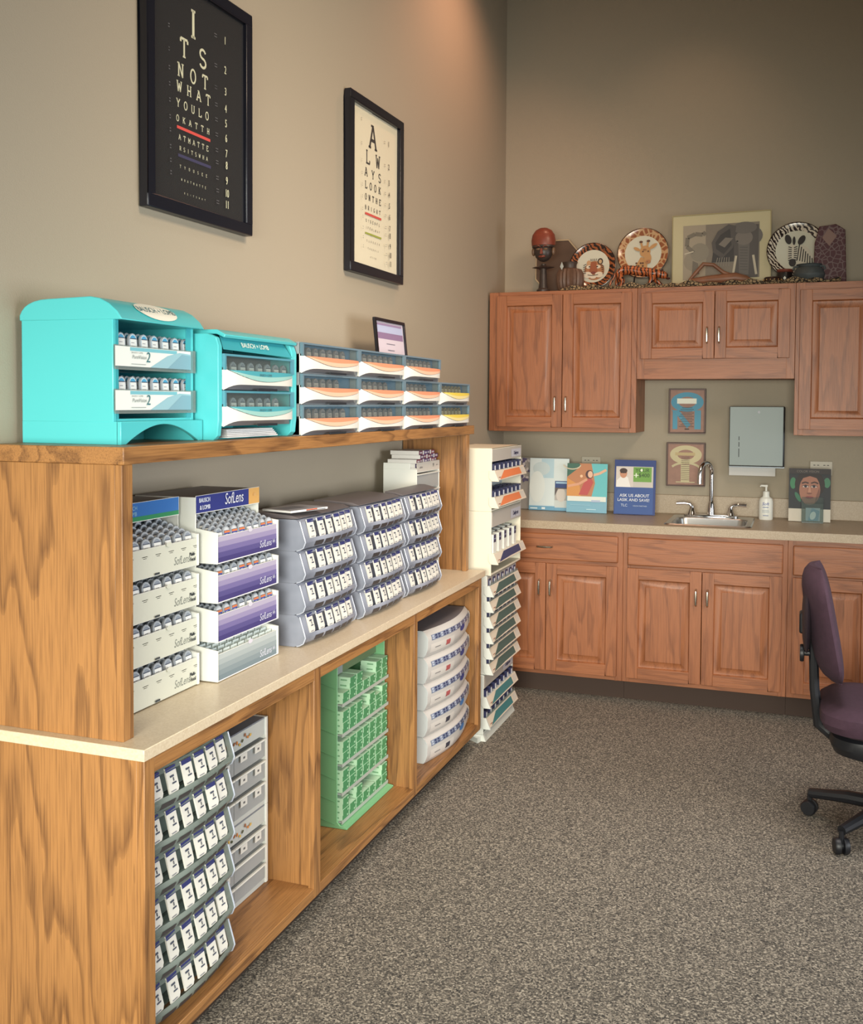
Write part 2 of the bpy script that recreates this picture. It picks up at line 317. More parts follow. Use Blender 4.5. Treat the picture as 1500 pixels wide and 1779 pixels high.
# ------------------------------------------------------------------ back wall cabinets
def door_mesh(x0, x1, z0, z1, yf, fr=.056, arch=0):
    """raised panel door, front at yf, facing -y"""
    W, WX = wood_cab('z', round(x0 * 10) % 5), wood_cab('x', round(x0 * 10) % 4)
    b = B(); t = .019
    b.box(x0, x0 + fr, yf, yf + t, z0, z1, W); b.box(x1 - fr, x1, yf, yf + t, z0, z1, W)
    b.box(x0 + fr, x1 - fr, yf, yf + t, z0, z0 + fr, WX); b.box(x0 + fr, x1 - fr, yf, yf + t, z1 - fr, z1, WX)
    def ring(i0, d0, i1, d1, mm=W):
        a = [(x0 + i0, yf + d0, z0 + i0), (x1 - i0, yf + d0, z0 + i0), (x1 - i0, yf + d0, z1 - i0), (x0 + i0, yf + d0, z1 - i0)]
        c = [(x0 + i1, yf + d1, z0 + i1), (x1 - i1, yf + d1, z0 + i1), (x1 - i1, yf + d1, z1 - i1), (x0 + i1, yf + d1, z1 - i1)]
        b.add(a + c, [(i, (i + 1) % 4, 4 + (i + 1) % 4, 4 + i) for i in range(4)], mm)
    ring(fr - .001, .0005, fr + .004, .011); ring(fr + .004, .011, fr + .009, .012); ring(fr + .009, .012, fr + .036, .004); ring(fr + .036, .004, fr + .037, .0025)
    k = fr + .037; b.add([(x0 + k, yf + .0025, z0 + k), (x1 - k, yf + .0025, z0 + k), (x1 - k, yf + .0025, z1 - k), (x0 + k, yf + .0025, z1 - k)], [(0, 1, 2, 3)], W)
    return b
def pull(par, x, z, yf, vert=True, L=.078):
    b = B(); e = .005; d = .026
    if vert:
        b.tube([(x, yf, z - L / 2), (x, yf - d * .8, z - L / 2), (x, yf - d, z - L / 2 + e), (x, yf - d - .002, z), (x, yf - d, z + L / 2 - e), (x, yf - d * .8, z + L / 2), (x, yf, z + L / 2)], [.0055, .004, .0045, .006, .0045, .004, .0055], NICKEL, 10)
    else:
        b.tube([(x - L / 2, yf, z), (x - L / 2, yf - d * .8, z), (x - L / 2 + e, yf - d, z), (x, yf - d - .002, z), (x + L / 2 - e, yf - d, z), (x + L / 2, yf - d * .8, z), (x + L / 2, yf, z)], [.0055, .004, .0045, .006, .0045, .004, .0055], NICKEL, 10)
    part('handle', b, par)
def door(par, x0, x1, z0, z1, yf, hx=None, hz=None):
    d = part('door', door_mesh(x0, x1, z0, z1, yf), par, .0018)
    if hx: pull(d, hx, hz, yf)
    return d
def carcass(par, x0, x1, z0, z1, y0, frames, toe=False):
    """box open at the face plus face-frame members"""
    W = wood_cab('z', 2); WX = wood_cab('x', 1); y1 = YB - .001
    b = B(); b.box(x0, x0 + .016, y0 + .019, y1, z0, z1, W); b.box(x1 - .016, x1, y0 + .019, y1, z0, z1, W)
    b.box(x0 + .016, x1 - .016, y0 + .019, y1, z0, z0 + .016, WX); (b.box(x0 + .016, x1 - .016, y0 + .019, y1, z1 - .016, z1, WX) if z1 > 1 else None); b.box(x0 + .016, x1 - .016, y1 - .006, y1, z0 + .016, z1 - .016, W)
    part('case', b, par)
    f = B()
    for (a, c, d, e) in frames: f.box(a, c, y0, y0 + .019, d, e, WX if (c - a) > (e - d) else W)
    part('face_frame', f, par, .001)
YU = YB - .3282; zb, zt = 1.3695, 2.1359
c = thing('wall_cabinet', 'left oak wall cabinet with two tall raised panel doors, beside the corner', 'cabinet')
carcass(c, .004, .8185, zb, zt, YU, [(.004, .06, zb, zt), (.780, .8185, zb, zt), (.06, .78, zt - .045, zt), (.06, .78, zb, zb + .04)])
door(c, .0515, .4195, 1.394, 2.115, YU - .019, .385, 1.52); door(c, .4225, .7925, 1.394, 2.115, YU - .019, .4455, 1.52)
c = thing('wall_cabinet', 'short oak wall cabinet with two square doors above the sink', 'cabinet')
carcass(c, .820, 1.6095, 1.655, zt, YU, [(.820, .86, 1.655, zt), (1.57, 1.6095, 1.655, zt), (.86, 1.57, zt - .045, zt), (.86, 1.57, 1.655, 1.775)])
door(c, .842, 1.2155, 1.76, 2.107, YU - .019, 1.181, 1.88); door(c, 1.2185, 1.584, 1.76, 2.107, YU - .019, 1.241, 1.88)
c = thing('wall_cabinet', 'right oak wall cabinet with tall doors, cut by the picture edge', 'cabinet')
carcass(c, 1.611, 2.42, zb, zt, YU, [(1.611, 1.655, zb, zt), (2.38, 2.42, zb, zt), (1.655, 2.38, zt - .045, zt), (1.655, 2.38, zb, zb + .04)])
door(c, 1.631, 2.0, 1.399, 2.100, YU - .019, 1.965, 1.52); door(c, 2.003, 2.40, 1.399, 2.100, YU - .019, 2.03, 1.52)
YL = YB - .6145
def base(x0, x1, label, dr, doors, hs):
    c = thing('base_cabinet', label, 'cabinet')
    fr = [(x0, x0 + .035, .108, .8725), (x1 - .035, x1, .108, .8725), (x0 + .035, x1 - .035, .838, .8725), (x0 + .035, x1 - .035, .68, .72), (x0 + .035, x1 - .035, .108, .148)]
    carcass(c, x0, x1, .108, .8725, YL, fr)
    d = part('drawer_front', B().box(dr[0], dr[1], YL - .019, YL, dr[2], dr[3], wood_cab('x', 3)), c, .006, seg=3)
    if dr[4]: pull(d, dr[4], (dr[2] + dr[3]) / 2, YL - .019, False)
    for (a, e), hx in zip(doors, hs): door(c, a, e, .132, .693, YL - .019, hx, .567)
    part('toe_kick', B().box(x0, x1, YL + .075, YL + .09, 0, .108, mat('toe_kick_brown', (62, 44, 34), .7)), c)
base(.03, .8065, 'left oak base cabinet with one drawer and two doors, partly behind the white tower', (.055, .782, .713, .848, .405), ((.055, .409), (.412, .781)), (.378, .4365))
base(.8075, 1.5965, 'oak base cabinet with false drawer front and two doors under the sink', (.831, 1.575, .707, .849, None), ((.831, 1.1965), (1.1995, 1.572)), (1.1715, 1.2265))
base(1.5975, 2.42, 'right oak base cabinet behind the dark office chair', (1.6205, 2.39, .704, .848, 2.0), ((1.6205, 1.985), (1.988, 2.39)), (1.95, 2.02))
# worktop with a sink cut-out
YC = YB - .6386; sx0, sx1, sy0, sy1 = 1.025, 1.40, 5.235, 5.56
b = B(); zc = .914
b.box(.002, sx0, YC, YB - .001, zc - .041, zc, LAMB); b.box(sx1, 2.45, YC, YB - .001, zc - .041, zc, LAMB); b.box(sx0, sx1, YC, sy0, zc - .041, zc, LAMB); b.box(sx0, sx1, sy1, YB - .001, zc - .041, zc, LAMB)
t = thing('worktop', 'speckled grey beige laminate worktop with backsplash along the back wall', 'countertop')
part('counter_slab', b, t); part('backsplash', B().box(.002, 2.45, YB - .0205, YB - .001, zc, 1.0186, LAMB), t, .002)
# sink
t = thing('sink', 'small stainless steel drop-in sink in the back worktop', 'sink')
X0, X1, Y0, Y1 = .998, 1.425, 5.205, 5.665
def rr(x0, x1, y0, y1, r, n=5):
    P = []
    for cx, cy, a in ((x1 - r, y1 - r, 0), (x0 + r, y1 - r, 90), (x0 + r, y0 + r, 180), (x1 - r, y0 + r, 270)):
        P += [(cx + r * math.cos(math.radians(a + 90 * i / n)), cy + r * math.sin(math.radians(a + 90 * i / n))) for i in range(n + 1)]
    return P
def loft(b, loops, m, cap=True):
    n = len(loops[0]); k = [p for l in loops for p in l]
    f = [(i * n + j, i * n + (j + 1) % n, (i + 1) * n + (j + 1) % n, (i + 1) * n + j) for i in range(len(loops) - 1) for j in range(n)]
    if cap: f.append([(len(loops) - 1) * n + j for j in range(n)])
    return b.add(k, f, m)
def L3(pts, z): return [(x, y, z) for x, y in pts]
b = B(); loft(b, [L3(rr(X0, X1, Y0, Y1, .03), zc + .0005), L3(rr(X0 + .006, X1 - .006, Y0 + .006, Y1 - .006, .028), zc + .006), L3(rr(X0 + .03, X1 - .03, Y0 + .032, Y1 - .11, .05), zc + .004), L3(rr(X0 + .036, X1 - .036, Y0 + .038, Y1 - .116, .05), zc - .004), L3(rr(X0 + .05, X1 - .05, Y0 + .05, Y1 - .13, .05), zc - .13), L3(rr(X0 + .08, X1 - .08, Y0 + .08, Y1 - .16, .04), zc - .145)], STEEL)
part('basin', b, t)
t = thing('faucet', 'chrome gooseneck faucet with two lever handles behind the sink', 'faucet', (1.2, 5.62, zc + .004))
part('deck_plate', B().lathe([(.001, 0), (.06, 0), (.06, .008), (.055, .012), (.001, .013)], (0, 0, 0), CHROME, sx=2.35, sy=.45), t)
b = B(); b.lathe([(.022, .01), (.021, .03), (.016, .07), (.012, .085)], (0, 0, 0), CHROME)
pts = [(0, 0, .08), (0, 0, .16), (0, 0, .225)] + [(-.026 + .026 * math.cos(a), -.055 + .055 * math.cos(a), .235 + .058 * math.sin(a)) for a in [i * PI / 10 for i in range(0, 11)]] + [(-.053, -.112, .205), (-.053, -.112, .185)]
b.tube(pts, [.0115] * (len(pts) - 2) + [.0115, .013], CHROME, 14); part('spout', b, t)
for s in (-1, 1):
    b = B(); x = s * .1; b.lathe([(.024, .01), (.02, .022), (.013, .04), (.011, .055), (.001, .062)], (x, 0, 0), CHROME)
    b.tube([(x, 0, .05), (x + s * .012, 0, .066), (x + s * .04, -.004, .07), (x + s * .082, -.006, .068)], [.01, .008, .0075, .0085], CHROME, 12); part('lever_handle', b, t)
# ------------------------------------------------------------------ wall things on the back wall
def at(px, py, y):     # point on the vertical plane y seen at that picture position (1500x1779 frame)
    v = F + R * ((px - 750) / 1759.9) - U * ((py - 767) / 1759.9); k = y / v.y
    return 1.6274 + v.x * k, 1.5198 + v.z * k
t = thing('towel_dispenser', 'stainless steel paper towel dispenser on the back wall above the sink', 'dispenser')
xa, za = at(1268, 706, 5.655); xb, zb_ = at(1363, 812, 5.655)
part('housing', B().box(xa, xb, 5.655, YB - .001, zb_, za, mat('dispenser_shell', (70, 74, 78), .3, .8)), t, .006, seg=3)
part('front_door', B().box(xa + .002, xb - .006, 5.646, 5.655, zb_ + .004, za, STEELD), t, .003, seg=3)
part('lock', B().lathe([(.007, 0), (.006, .004), (.001, .005)], ((xa + xb) / 2 + .01, 5.642, za - .03), mat('lock_metal', (60, 60, 62), .3, .9), axis='y', seg=14), t)
a = Art('-y', (0, 5.6458, 0)); 
for k, (q0, q1) in enumerate(((.10, .12), (.13, .155), (.165, .21))): a.rect(xa + .05, za - q1 - .06, xa + .054, za - q0 - .06, (34, 38, 42), True)
part('sight_slot', a, t)
part('paper_towel', B().box(xa, xb - .045, 5.70, 5.7015, zb_ - .052, zb_ + .01, mat('paper_white', (206, 206, 204), .8)), t)
part('paper_tray', B().box(xa, xb, 5.69, YB - .001, zb_ - .008, zb_, mat('dispenser_shell', (70, 74, 78), .3, .8)), t)
def plaque(p0, p1, label, kind):
    x0, z1 = at(p0[0], p0[1], 5.752); x1, z0 = at(p1[0], p1[1], 5.752); W, Hh = x1 - x0, z1 - z0
    t = thing('plaque', label, 'plaque', (x0, YB - .001, z0), 'framed word plaques beside the faucet')
    wood = mat('plaque_pink_wood', (150, 112, 96), .5, var=.12, vscale=30); rim = mat('plaque_dark_rim', (78, 50, 40), .45)
    b = B(); f = .008
    b.box(0, W, -.018, 0, 0, f, rim); b.box(0, W, -.018, 0, Hh - f, Hh, rim); b.box(0, f, -.018, 0, f, Hh - f, rim); b.box(W - f, W, -.018, 0, f, Hh - f, rim); part('frame', b, t, .001)
    part('board', B().box(f, W - f, -.012, 0, f, Hh - f, wood), t)
    a = Art('-y', (0, -.0125, 0)); cx = W / 2
    if kind == 'blue':
        c = (78, 150, 178); a.ring(cx, Hh * .70, .048, .088, c, 1, .62); a.rect(cx - .078, Hh * .1, cx - .052, Hh * .52, c); a.rect(cx + .04, Hh * .1, cx + .074, Hh * .52, c)
        a.poly([(cx - .085, Hh * .52), (cx - .045, Hh * .52), (cx + .02, Hh * .2), (cx + .0, Hh * .12), (cx - .052, Hh * .4)], c); a.rect(cx - .055, Hh * .665, cx + .05, Hh * .78, (236, 238, 222))
        for i in range(12): a.rect(cx - .028 - .008 * (i % 3), Hh * (.57 - .038 * i), cx + .028 + .008 * (i % 2), Hh * (.58 - .038 * i), (58, 48, 50), True)
        a.rect(cx - .012, Hh * .09, cx + .012, Hh * .115, (40, 34, 34))
    else:
        c = (196, 186, 148); a.ring(cx, Hh * .72, .046, .086, c, 1, .6); a.rect(cx - .058, Hh * .7, cx + .05, Hh * .77, (186, 166, 122)); a.rect(cx - .026, Hh * .1, cx + .02, Hh * .5, c); a.rect(cx - .052, Hh * .085, cx + .05, Hh * .105, c)
        a.line(arc(cx, Hh * .35, .085, .045, 30, 150, 12), .012, c)
        for i in range(13): a.rect(cx - .024, Hh * (.66 - .043 * i), cx + .02, Hh * (.67 - .043 * i), (92, 70, 58), True)
    part('lettering', a, t)
plaque((1163, 675), (1226, 754), 'upper wooden plaque with big light blue letters and white strip', 'blue')
plaque((1159, 768), (1225, 846), 'lower reddish wooden plaque with big cream letters', 'cream')
def outlet(p0, p1, label):
    x0, z1 = at(p0[0], p0[1], 5.762); x1 = at(p1[0], p1[1], 5.762)[0]; t = thing('outlet', label, 'outlet', (x0, YB - .001, z1 - .075))
    part('cover_plate', B().box(0, x1 - x0, -.006, 0, 0, .075, mat('outlet_plate', (176, 168, 150), .4)), t, .002)
    a = Art('-y', (0, -.0062, 0)); c = (52, 48, 46)
    for cx in ((x1 - x0) * .28, (x1 - x0) * .72): a.rect(cx - .014, .052, cx - .004, .056, c, True); a.rect(cx + .004, .052, cx + .014, .056, c, True); a.rect(cx - .014, .022, cx - .004, .026, c, True); a.rect(cx + .004, .022, cx + .014, .026, c, True)
    part('socket_slots', a, t)
outlet((1011, 793), (1044, 806), 'beige double outlet plate on the wall behind the swimmer poster')
outlet((1408, 801), (1447, 812), 'beige double outlet plate on the wall behind the portrait poster')
# soap bottle
t = thing('soap_bottle', 'white pump soap bottle with blue script on the back worktop', 'bottle', (at(1331, 895, 5.64)[0], 5.64, zc))
part('bottle', B().lathe([(.001, 0), (.034, 0), (.036, .006), (.036, .095), (.032, .112), (.018, .122), (.016, .135)], (0, 0, 0), WHITE, sx=1, sy=.75), t)
b = B(); b.lathe([(.017, .130), (.017, .148), (.008, .152)], (0, 0, 0), WHITE); b.tube([(0, 0, .15), (0, 0, .178)], .005, WHITE); b.tube([(.006, 0, .178), (-.026, -.006, .180), (-.03, -.006, .174)], [.007, .005, .004], WHITE); part('pump', b, t)
a = Art('-y', (0, -.0275, 0)); a.text('Soft', 0, .085, .022, (40, 70, 160), 1, .3); a.rect(-.016, .066, .014, .069, (60, 90, 150)); a.rect(-.018, .05, .016, .052, (120, 140, 160)); a.rect(-.018, .042, .018, .044, (120, 140, 160)); a.rect(-.014, .022, .014, .025, (60, 90, 150)); part('lettering', a, t)
# posters on the worktop
def poster(name, p_tl, p_tr, p_bl, p_br, label, cat, art, y=5.6, lean=.05, depth=.012, edge=(220, 226, 228), group=None):
    x0, z1 = at(*p_tl, y); x1, _ = at(*p_tr, y); x0b, z0 = at(*p_bl, y); Hh = z1 - zc; W = x1 - x0
    t = thing(name, label, cat, ((x0 + x0b) / 2, y - .012, zc + .002), group, rot=(-lean, 0, 0))
    part('board', B().box(0, W, 0, depth * .3, 0, Hh, mat('card_edge', edge, .5)), t, .0006)
    part('easel_foot', B().prism([(depth * .3, 0), (depth * .3 + .05, .004), (depth * .3 + .001, Hh * .6)], 'x', W * .35, W * .65, mat('card_edge', edge, .5)), t)
    a = Art('-y', (0, -.0006, 0), .0004); art(a, W, Hh); part('print', a, t); return t
def art_white(a, W, H):
    a.rect(0, 0, W, H, (206, 222, 228)); a.rect(.003, .03, W - .003, H - .003, (214, 226, 228)); a.rect(W * .3, H * .62, W * .62, H - .003, (180, 208, 220)); a.oval(W * .3, H * .8, W * .22, H * .13, (196, 212, 216)); a.oval(W * .2, H * .45, W * .2, H * .3, (222, 230, 228)); a.rect(0, 0, W, .024, (110, 164, 196))
    a.rect(.008, .007, .05, .014, (220, 236, 240)); a.rect(.075, .006, .095, .017, (228, 238, 240))
    a.rect(W * .66, .0, W, H * .57, (200, 208, 208)); a.rect(W * .66, H * .44, W, H * .57, (50, 74, 128)); a.rect(W * .68, H * .52, W * .97, H * .555, (160, 196, 222)); a.rect(W * .66, H * .2, W, H * .44, (178, 174, 170)); a.oval(W * .82, H * .3, W * .12, H * .13, (206, 200, 194)); a.poly([(W * .66, H * .28), (W * .74, H * .42), (W, H * .42), (W, H * .44), (W * .66, H * .44)], (92, 84, 84)); a.rect(W * .66, 0, W, H * .06, (110, 164, 196))
def art_swim(a, W, H):
    a.rect(0, 0, W, H, (126, 176, 198)); a.rect(0, H * .33, W, H, (104, 190, 196)); a.poly([(0, H * .33), (W * .62, H * .33), (W * .7, H * .6), (W * .6, H), (0, H)], (186, 128, 92))
    a.poly([(0, H * .72), (W * .35, H * .95), (W * .3, H), (0, H)], (64, 106, 92)); a.line(arc(W * .12, H * .98, W * .22, H * .1, 190, 350, 10), .006, (206, 196, 172)); a.poly([(0, H * .33), (W * .35, H * .33), (W * .32, H * .55), (0, H * .7)], (210, 148, 84))
    a.poly([(W * .3, H * .36), (W * .52, H * .36), (W * .66, H * .62), (W * .58, H * .74), (W * .42, H * .6)], (186, 84, 84)); a.line([(W * .02, H * .53), (W * .3, H * .58), (W * .5, H * .68)], .014, (214, 160, 130)); a.line([(W * .62, H * .76), (W * .8, H * .8), (W * .97, H * .88)], .014, (222, 178, 150)); a.oval(W * .56, H * .78, .022, .024, (84, 56, 60)); a.oval(W * .58, H * .78, .014, .019, (228, 186, 160))
    a.oval(W * .36, H * .74, .008, .008, (236, 196, 160)); a.rect(W * .02, H * .23, W * .98, H * .33, (222, 228, 222)); a.rect(W * .62, H * .22, W * .84, H * .26, (176, 190, 214)); a.rect(W * .5, H * .06, W * .74, H * .075, (190, 220, 230)); a.rect(W * .1, H * .15, W * .6, H * .16, (150, 194, 212))
def art_lasik(a, W, H):
    a.rect(0, 0, W, H, (40, 62, 124)); a.rect(.004, .004, W - .012, H * .5, (52, 84, 148)); a.rect(W * .04, H * .5, W * .94, H * .88, (196, 192, 186)); a.rect(W * .46, H * .6, W * .9, H * .87, (110, 160, 72)); a.rect(W * .04, H * .5, W * .46, H * .87, (210, 202, 196))
    a.poly([(W * .05, H * .5), (W * .4, H * .5), (W * .33, H * .68), (W * .2, H * .72), (W * .06, H * .62)], (232, 230, 228)); a.oval(W * .22, H * .755, .02, .027, (196, 140, 112)); a.oval(W * .22, H * .8, .021, .014, (66, 46, 42)); a.rect(W * .15, H * .755, W * .29, H * .77, (50, 40, 42))
    a.text('YOUR', W * .68, H * .81, .028, (52, 74, 44), 1, 0); a.text('$400', W * .72, H * .72, .03, (52, 74, 44)); a.text('+', W * .53, H * .71, .05, (230, 240, 220), 1, 0, .001); a.oval(W * .66, H * .815, .006, .008, (230, 240, 220))
    a.text('ASK US ABOUT', W * .5, H * .345, .0235, (232, 238, 246), 1, 0, .0003); a.text('LASIK AND SAVE!', W * .48, H * .265, .0225, (232, 238, 246), 1, 0, .0002)
    a.text('TLC', W * .26, H * .165, .02, (210, 222, 240)); a.text('VISION PARTNER', W * .64, H * .158, .010, (190, 206, 230))
def art_face(a, W, H):
    a.rect(0, 0, W, H, (34, 38, 44)); a.oval(W * .10, H * .72, .015, .030, (60, 124, 88)); a.oval(W * .91, H * .74, .016, .026, (66, 120, 92)); a.oval(W * .22, H * .46, .010, .028, (54, 110, 84), 20, .5)
    a.oval(W * .5, H * .70, W * .36, H * .26, (38, 26, 26)); a.oval(W * .5, H * .60, W * .25, H * .29, (160, 110, 90)); a.poly([(W * .24, H * .86), (W * .22, H * .66), (W * .34, H * .82), (W * .5, H * .86), (W * .68, H * .82), (W * .78, H * .62), (W * .78, H * .88), (W * .5, H * .95)], (38, 26, 26)); a.poly([(W * .62, H * .34), (W * .74, H * .5), (W * .73, H * .66), (W * .66, H * .5)], (122, 80, 68))
    for ex in (.40, .60): a.oval(W * ex, H * .665, .016, .0065, (206, 190, 180)); a.oval(W * ex, H * .665, .007, .0065, (40, 36, 52)); a.line([(W * (ex - .085), H * .665), (W * ex, H * .69), (W * (ex + .085), H * .665)], .003, (44, 28, 28))
    a.line([(W * .31, H * .72), (W * .39, H * .745), (W * .47, H * .725)], .006, (50, 32, 30)); a.line([(W * .53, H * .725), (W * .62, H * .75), (W * .70, H * .72)], .006, (50, 32, 30)); a.poly([(W * .485, H * .68), (W * .455, H * .55), (W * .49, H * .53), (W * .535, H * .55), (W * .51, H * .68)], (184, 134, 110)); a.oval(W * .495, H * .535, .013, .004, (122, 76, 66)); a.oval(W * .495, H * .455, .020, .007, (146, 64, 66)); a.line([(W * .41, H * .455), (W * .58, H * .455)], .0018, (84, 36, 40)); a.rect(0, 0, W, H * .24, (206, 200, 186))
    a.rect(0, H * .9, W, H, (46, 40, 42)); a.text('COLOR VISION', W * .45, H * .945, .016, (120, 112, 104), 1)
poster('poster_stand', (921, 796), (989, 795), (920, 886), (987, 889), 'pale blue and white brochure stand leaning nearest the corner', 'poster', art_white, 5.64, .08, edge=(206, 218, 224))
poster('poster_stand', (987, 805), (1057, 804), (984, 891), (1055, 893), 'poster stand with a swimmer in turquoise water and orange cloth', 'poster', art_swim, 5.60, .08, edge=(170, 206, 206))
poster('poster_stand', (1073, 799), (1145, 800), (1062, 892), (1135, 896), 'navy blue counter card asking about laser surgery with a man and green box', 'poster', art_lasik, 5.60, .10, edge=(36, 52, 106))
poster('poster_stand', (1374, 814), (1447, 817), (1368, 904), (1442, 908), 'dark poster with a close-up portrait beside the soap bottle', 'poster', art_face, 5.62, .08, edge=(200, 194, 180))
t = thing('brochure_holder', 'empty clear acrylic brochure box in front of the portrait poster', 'holder', (at(1393, 900, 5.55)[0], 5.555, zc + .001))
b = B(); cw = .105; b.box(0, cw, 0, .002, 0, .10, PANE); b.box(0, .002, 0, .035, 0, .12, CLEAR); b.box(cw - .002, cw, 0, .035, 0, .12, PANE); b.box(0, cw, .033, .035, 0, .13, PANE); b.box(0, cw, 0, .035, 0, .003, FROST); part('acrylic_box', b, t)
a = Art('-y', (0, .0315, 0)); a.rect(.02, .008, .09, .075, (168, 190, 198)); a.poly([(.03, .008), (.08, .008), (.088, .06), (.05, .075)], (120, 164, 186)); a.oval(.055, .035, .014, .022, (226, 240, 240), 20, -.3); part('card', a, t)
# small patterned card at the corner end of the worktop
t = thing('patterned_card', 'violet and white lace-patterned card standing in the corner behind the white tower', 'card', (at(912, 855, 5.69)[0] - .045, 5.66, zc + .002), rot=(-.06, 0, 0))
part('board', B().box(0, .095, 0, .003, 0, .295, mat('card_edge', (150, 150, 150), .5)), t)
a = Art('-y', (0, -.0004, 0)); a.rect(0, 0, .095, .295, (164, 160, 158)); 
for i in range(26): a.oval(.045 + .04 * math.cos(i * 2.4) * (i % 5) / 4, .225 + .06 * math.sin(i * 1.7), .012, .007, (92, 84, 120) if i % 2 else (206, 200, 204), 8, i * .7)
part('print', a, t)
# ------------------------------------------------------------------ lens packs (one mesh per kind, every pack an object)
def tomb(w, h, n=6): return [(-w / 2, 0), (w / 2, 0)] + [(w / 2 * math.cos(a), h - w / 2 + w / 2 * math.sin(a)) for a in [PI * i / n for i in range(n + 1)]]
def pack_mesh(kind):
    def mk():
        b = B(); w, h, t = .033, .046, .005
        rim = {'amber': (176, 150, 110), 'rose': (150, 132, 136)}.get(kind, (160, 166, 174))
        b.prism(tomb(w, h), 'x', -t, 0, mat('pack_rim', rim, .25))
        a = Art('+x', (0, 0, 0), .0004); a.poly(tomb(w * .84, h * .95), {'blue': (196, 214, 222), 'amber': (206, 186, 146), 'rose': (188, 172, 172)}.get(kind, (178, 186, 192)))
        a.poly(tomb(w * .72, h * .90), {'blue': (74, 156, 200), 'amber': (150, 118, 78), 'rose': (150, 138, 146), 'promo': (196, 200, 206)}.get(kind, (136, 146, 160)))
        lab = {'blue': (222, 226, 226), 'promo': (60, 84, 168), 'amber': (214, 196, 160), 'rose': (196, 180, 174)}.get(kind, (226, 228, 226))
        a.rect(-w * .36, h * .05, w * .36, h * .70, lab); a.rect(-w * .36, h * .70, w * .36, h * .745, (70, 78, 96))
        if kind == 'promo': a.rect(-w * .36, h * .60, w * .36, h * .72, (206, 120, 76))
        for i in range(3): a.rect(-w * .26, h * (.16 + .17 * i), w * (.1 + .07 * (i % 2)), h * (.19 + .17 * i), (120, 124, 132) if kind != 'promo' else (220, 224, 236), True)
        k = len(b.v); b.v += a.v
        for f, m in zip(a.f, a.m): b.f.append([q + k for q in f]); b.m.append(b.mi(a.mats[m]))
        return b
    return mk
def pack(kind, loc, label, group, tilt=.12, sy=1):
    o = solo('lens_pack', pack_mesh(kind), label, 'lens pack', loc, group, key='pack' + kind, rot=(0, -tilt, random.uniform(-.04, .04))); o.scale.y = sy; return o
# ------------------------------------------------------------------ big turquoise display cabinet
X, Y, Z = .182, 1.897, H2
t = thing('display_cabinet', 'big turquoise countertop cabinet with domed roof, oval sign and two trays', 'display', (X, Y, Z)); W = .322; D = .255
part('side_panel', B().box(-D, 0, 0, .012, .05, .286, TURQ), t, .002); part('side_panel', B().box(-D, 0, W - .012, W, .05, .286, TURQ), t, .002)
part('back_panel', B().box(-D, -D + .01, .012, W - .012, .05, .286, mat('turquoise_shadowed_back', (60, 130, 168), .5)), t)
part('inner_floor', B().box(-D + .01, -.002, .012, W - .012, .05, .058, TURQ), t); part('face_strip', B().box(-.004, 0, .012, .02, .058, .286, TEAL), t); part('face_strip', B().box(-.004, 0, W - .03, W - .012, .058, .286, TEAL), t)
prof = [(-D - .004, .283), (-D - .004, .296)] + [(-D + .075 * (1 - math.cos(a)), .298 + .034 * math.sin(a)) for a in [PI / 2 * i / 6 for i in range(1, 7)]] + [(-.06, .3345), (-.035, .330), (-.01, .318), (.012, .300), (.026, .281)]
part('domed_roof', B().prism(prof, 'y', -.002, W + .012, TURQ), t, .003, seg=3)
b = B(); n = 20; v = []
pl = [(0, 0), (0, .052), (W + .01, .052), (W + .01, 0)] + [(.02 + (W - .03) * (1 - i / n), 0 if i in (0, n) else .044 * math.sin(PI * i / n) ** .9) for i in range(0, n + 1)]
b.prism(pl, 'x', .008, .02, TURQ); b.box(-D, .012, 0, .012, 0, .052, TURQ); b.box(-D, .012, W - .002, W + .01, 0, .052, TURQ); b.box(-D, .012, .012, W, .046, .052, TURQ); b.box(-D * .6, -D * .6 + .004, .012, W, 0, .046, TURQ); part('arched_base', b, t, .0015)
a = Art('+x', (0, 0, 0)); 
def oval_on_roof():
    b = B(); n = 28; v = []; cu, cv = .163, .5
    P = [(-.035, .330), (-.01, .318), (.012, .300), (.026, .281)]
    def S(u, v_):
        q = max(0, min(2.999, v_ * 3)); i = int(q); f = q - i; x = P[i][0] + (P[i + 1][0] - P[i][0]) * f; z = P[i][1] + (P[i + 1][1] - P[i][1]) * f
        return Vector((x + .0018, u, z + .0018))
    for k in range(7):
        r = k / 6; v += [S(cu + .078 * r * math.cos(2 * PI * j / n), .46 + .42 * r * math.sin(2 * PI * j / n)) for j in range(n)]
    f = [(k * n + j, k * n + (j + 1) % n, (k + 1) * n + (j + 1) % n, (k + 1) * n + j) for k in range(6) for j in range(n)]
    b.add(v, f, mat('sign_white', (240, 240, 226), .4)); tv, tf = text_tris('BAUSCH + LOMB')
    b.add([S(cu + p[0] * .0195, .46 - p[1] * .0195 / .062) + Vector((.0006, 0, .0006)) for p in tv], tf, flat((60, 110, 120))); return b
part('oval_sign', oval_on_roof(), t)
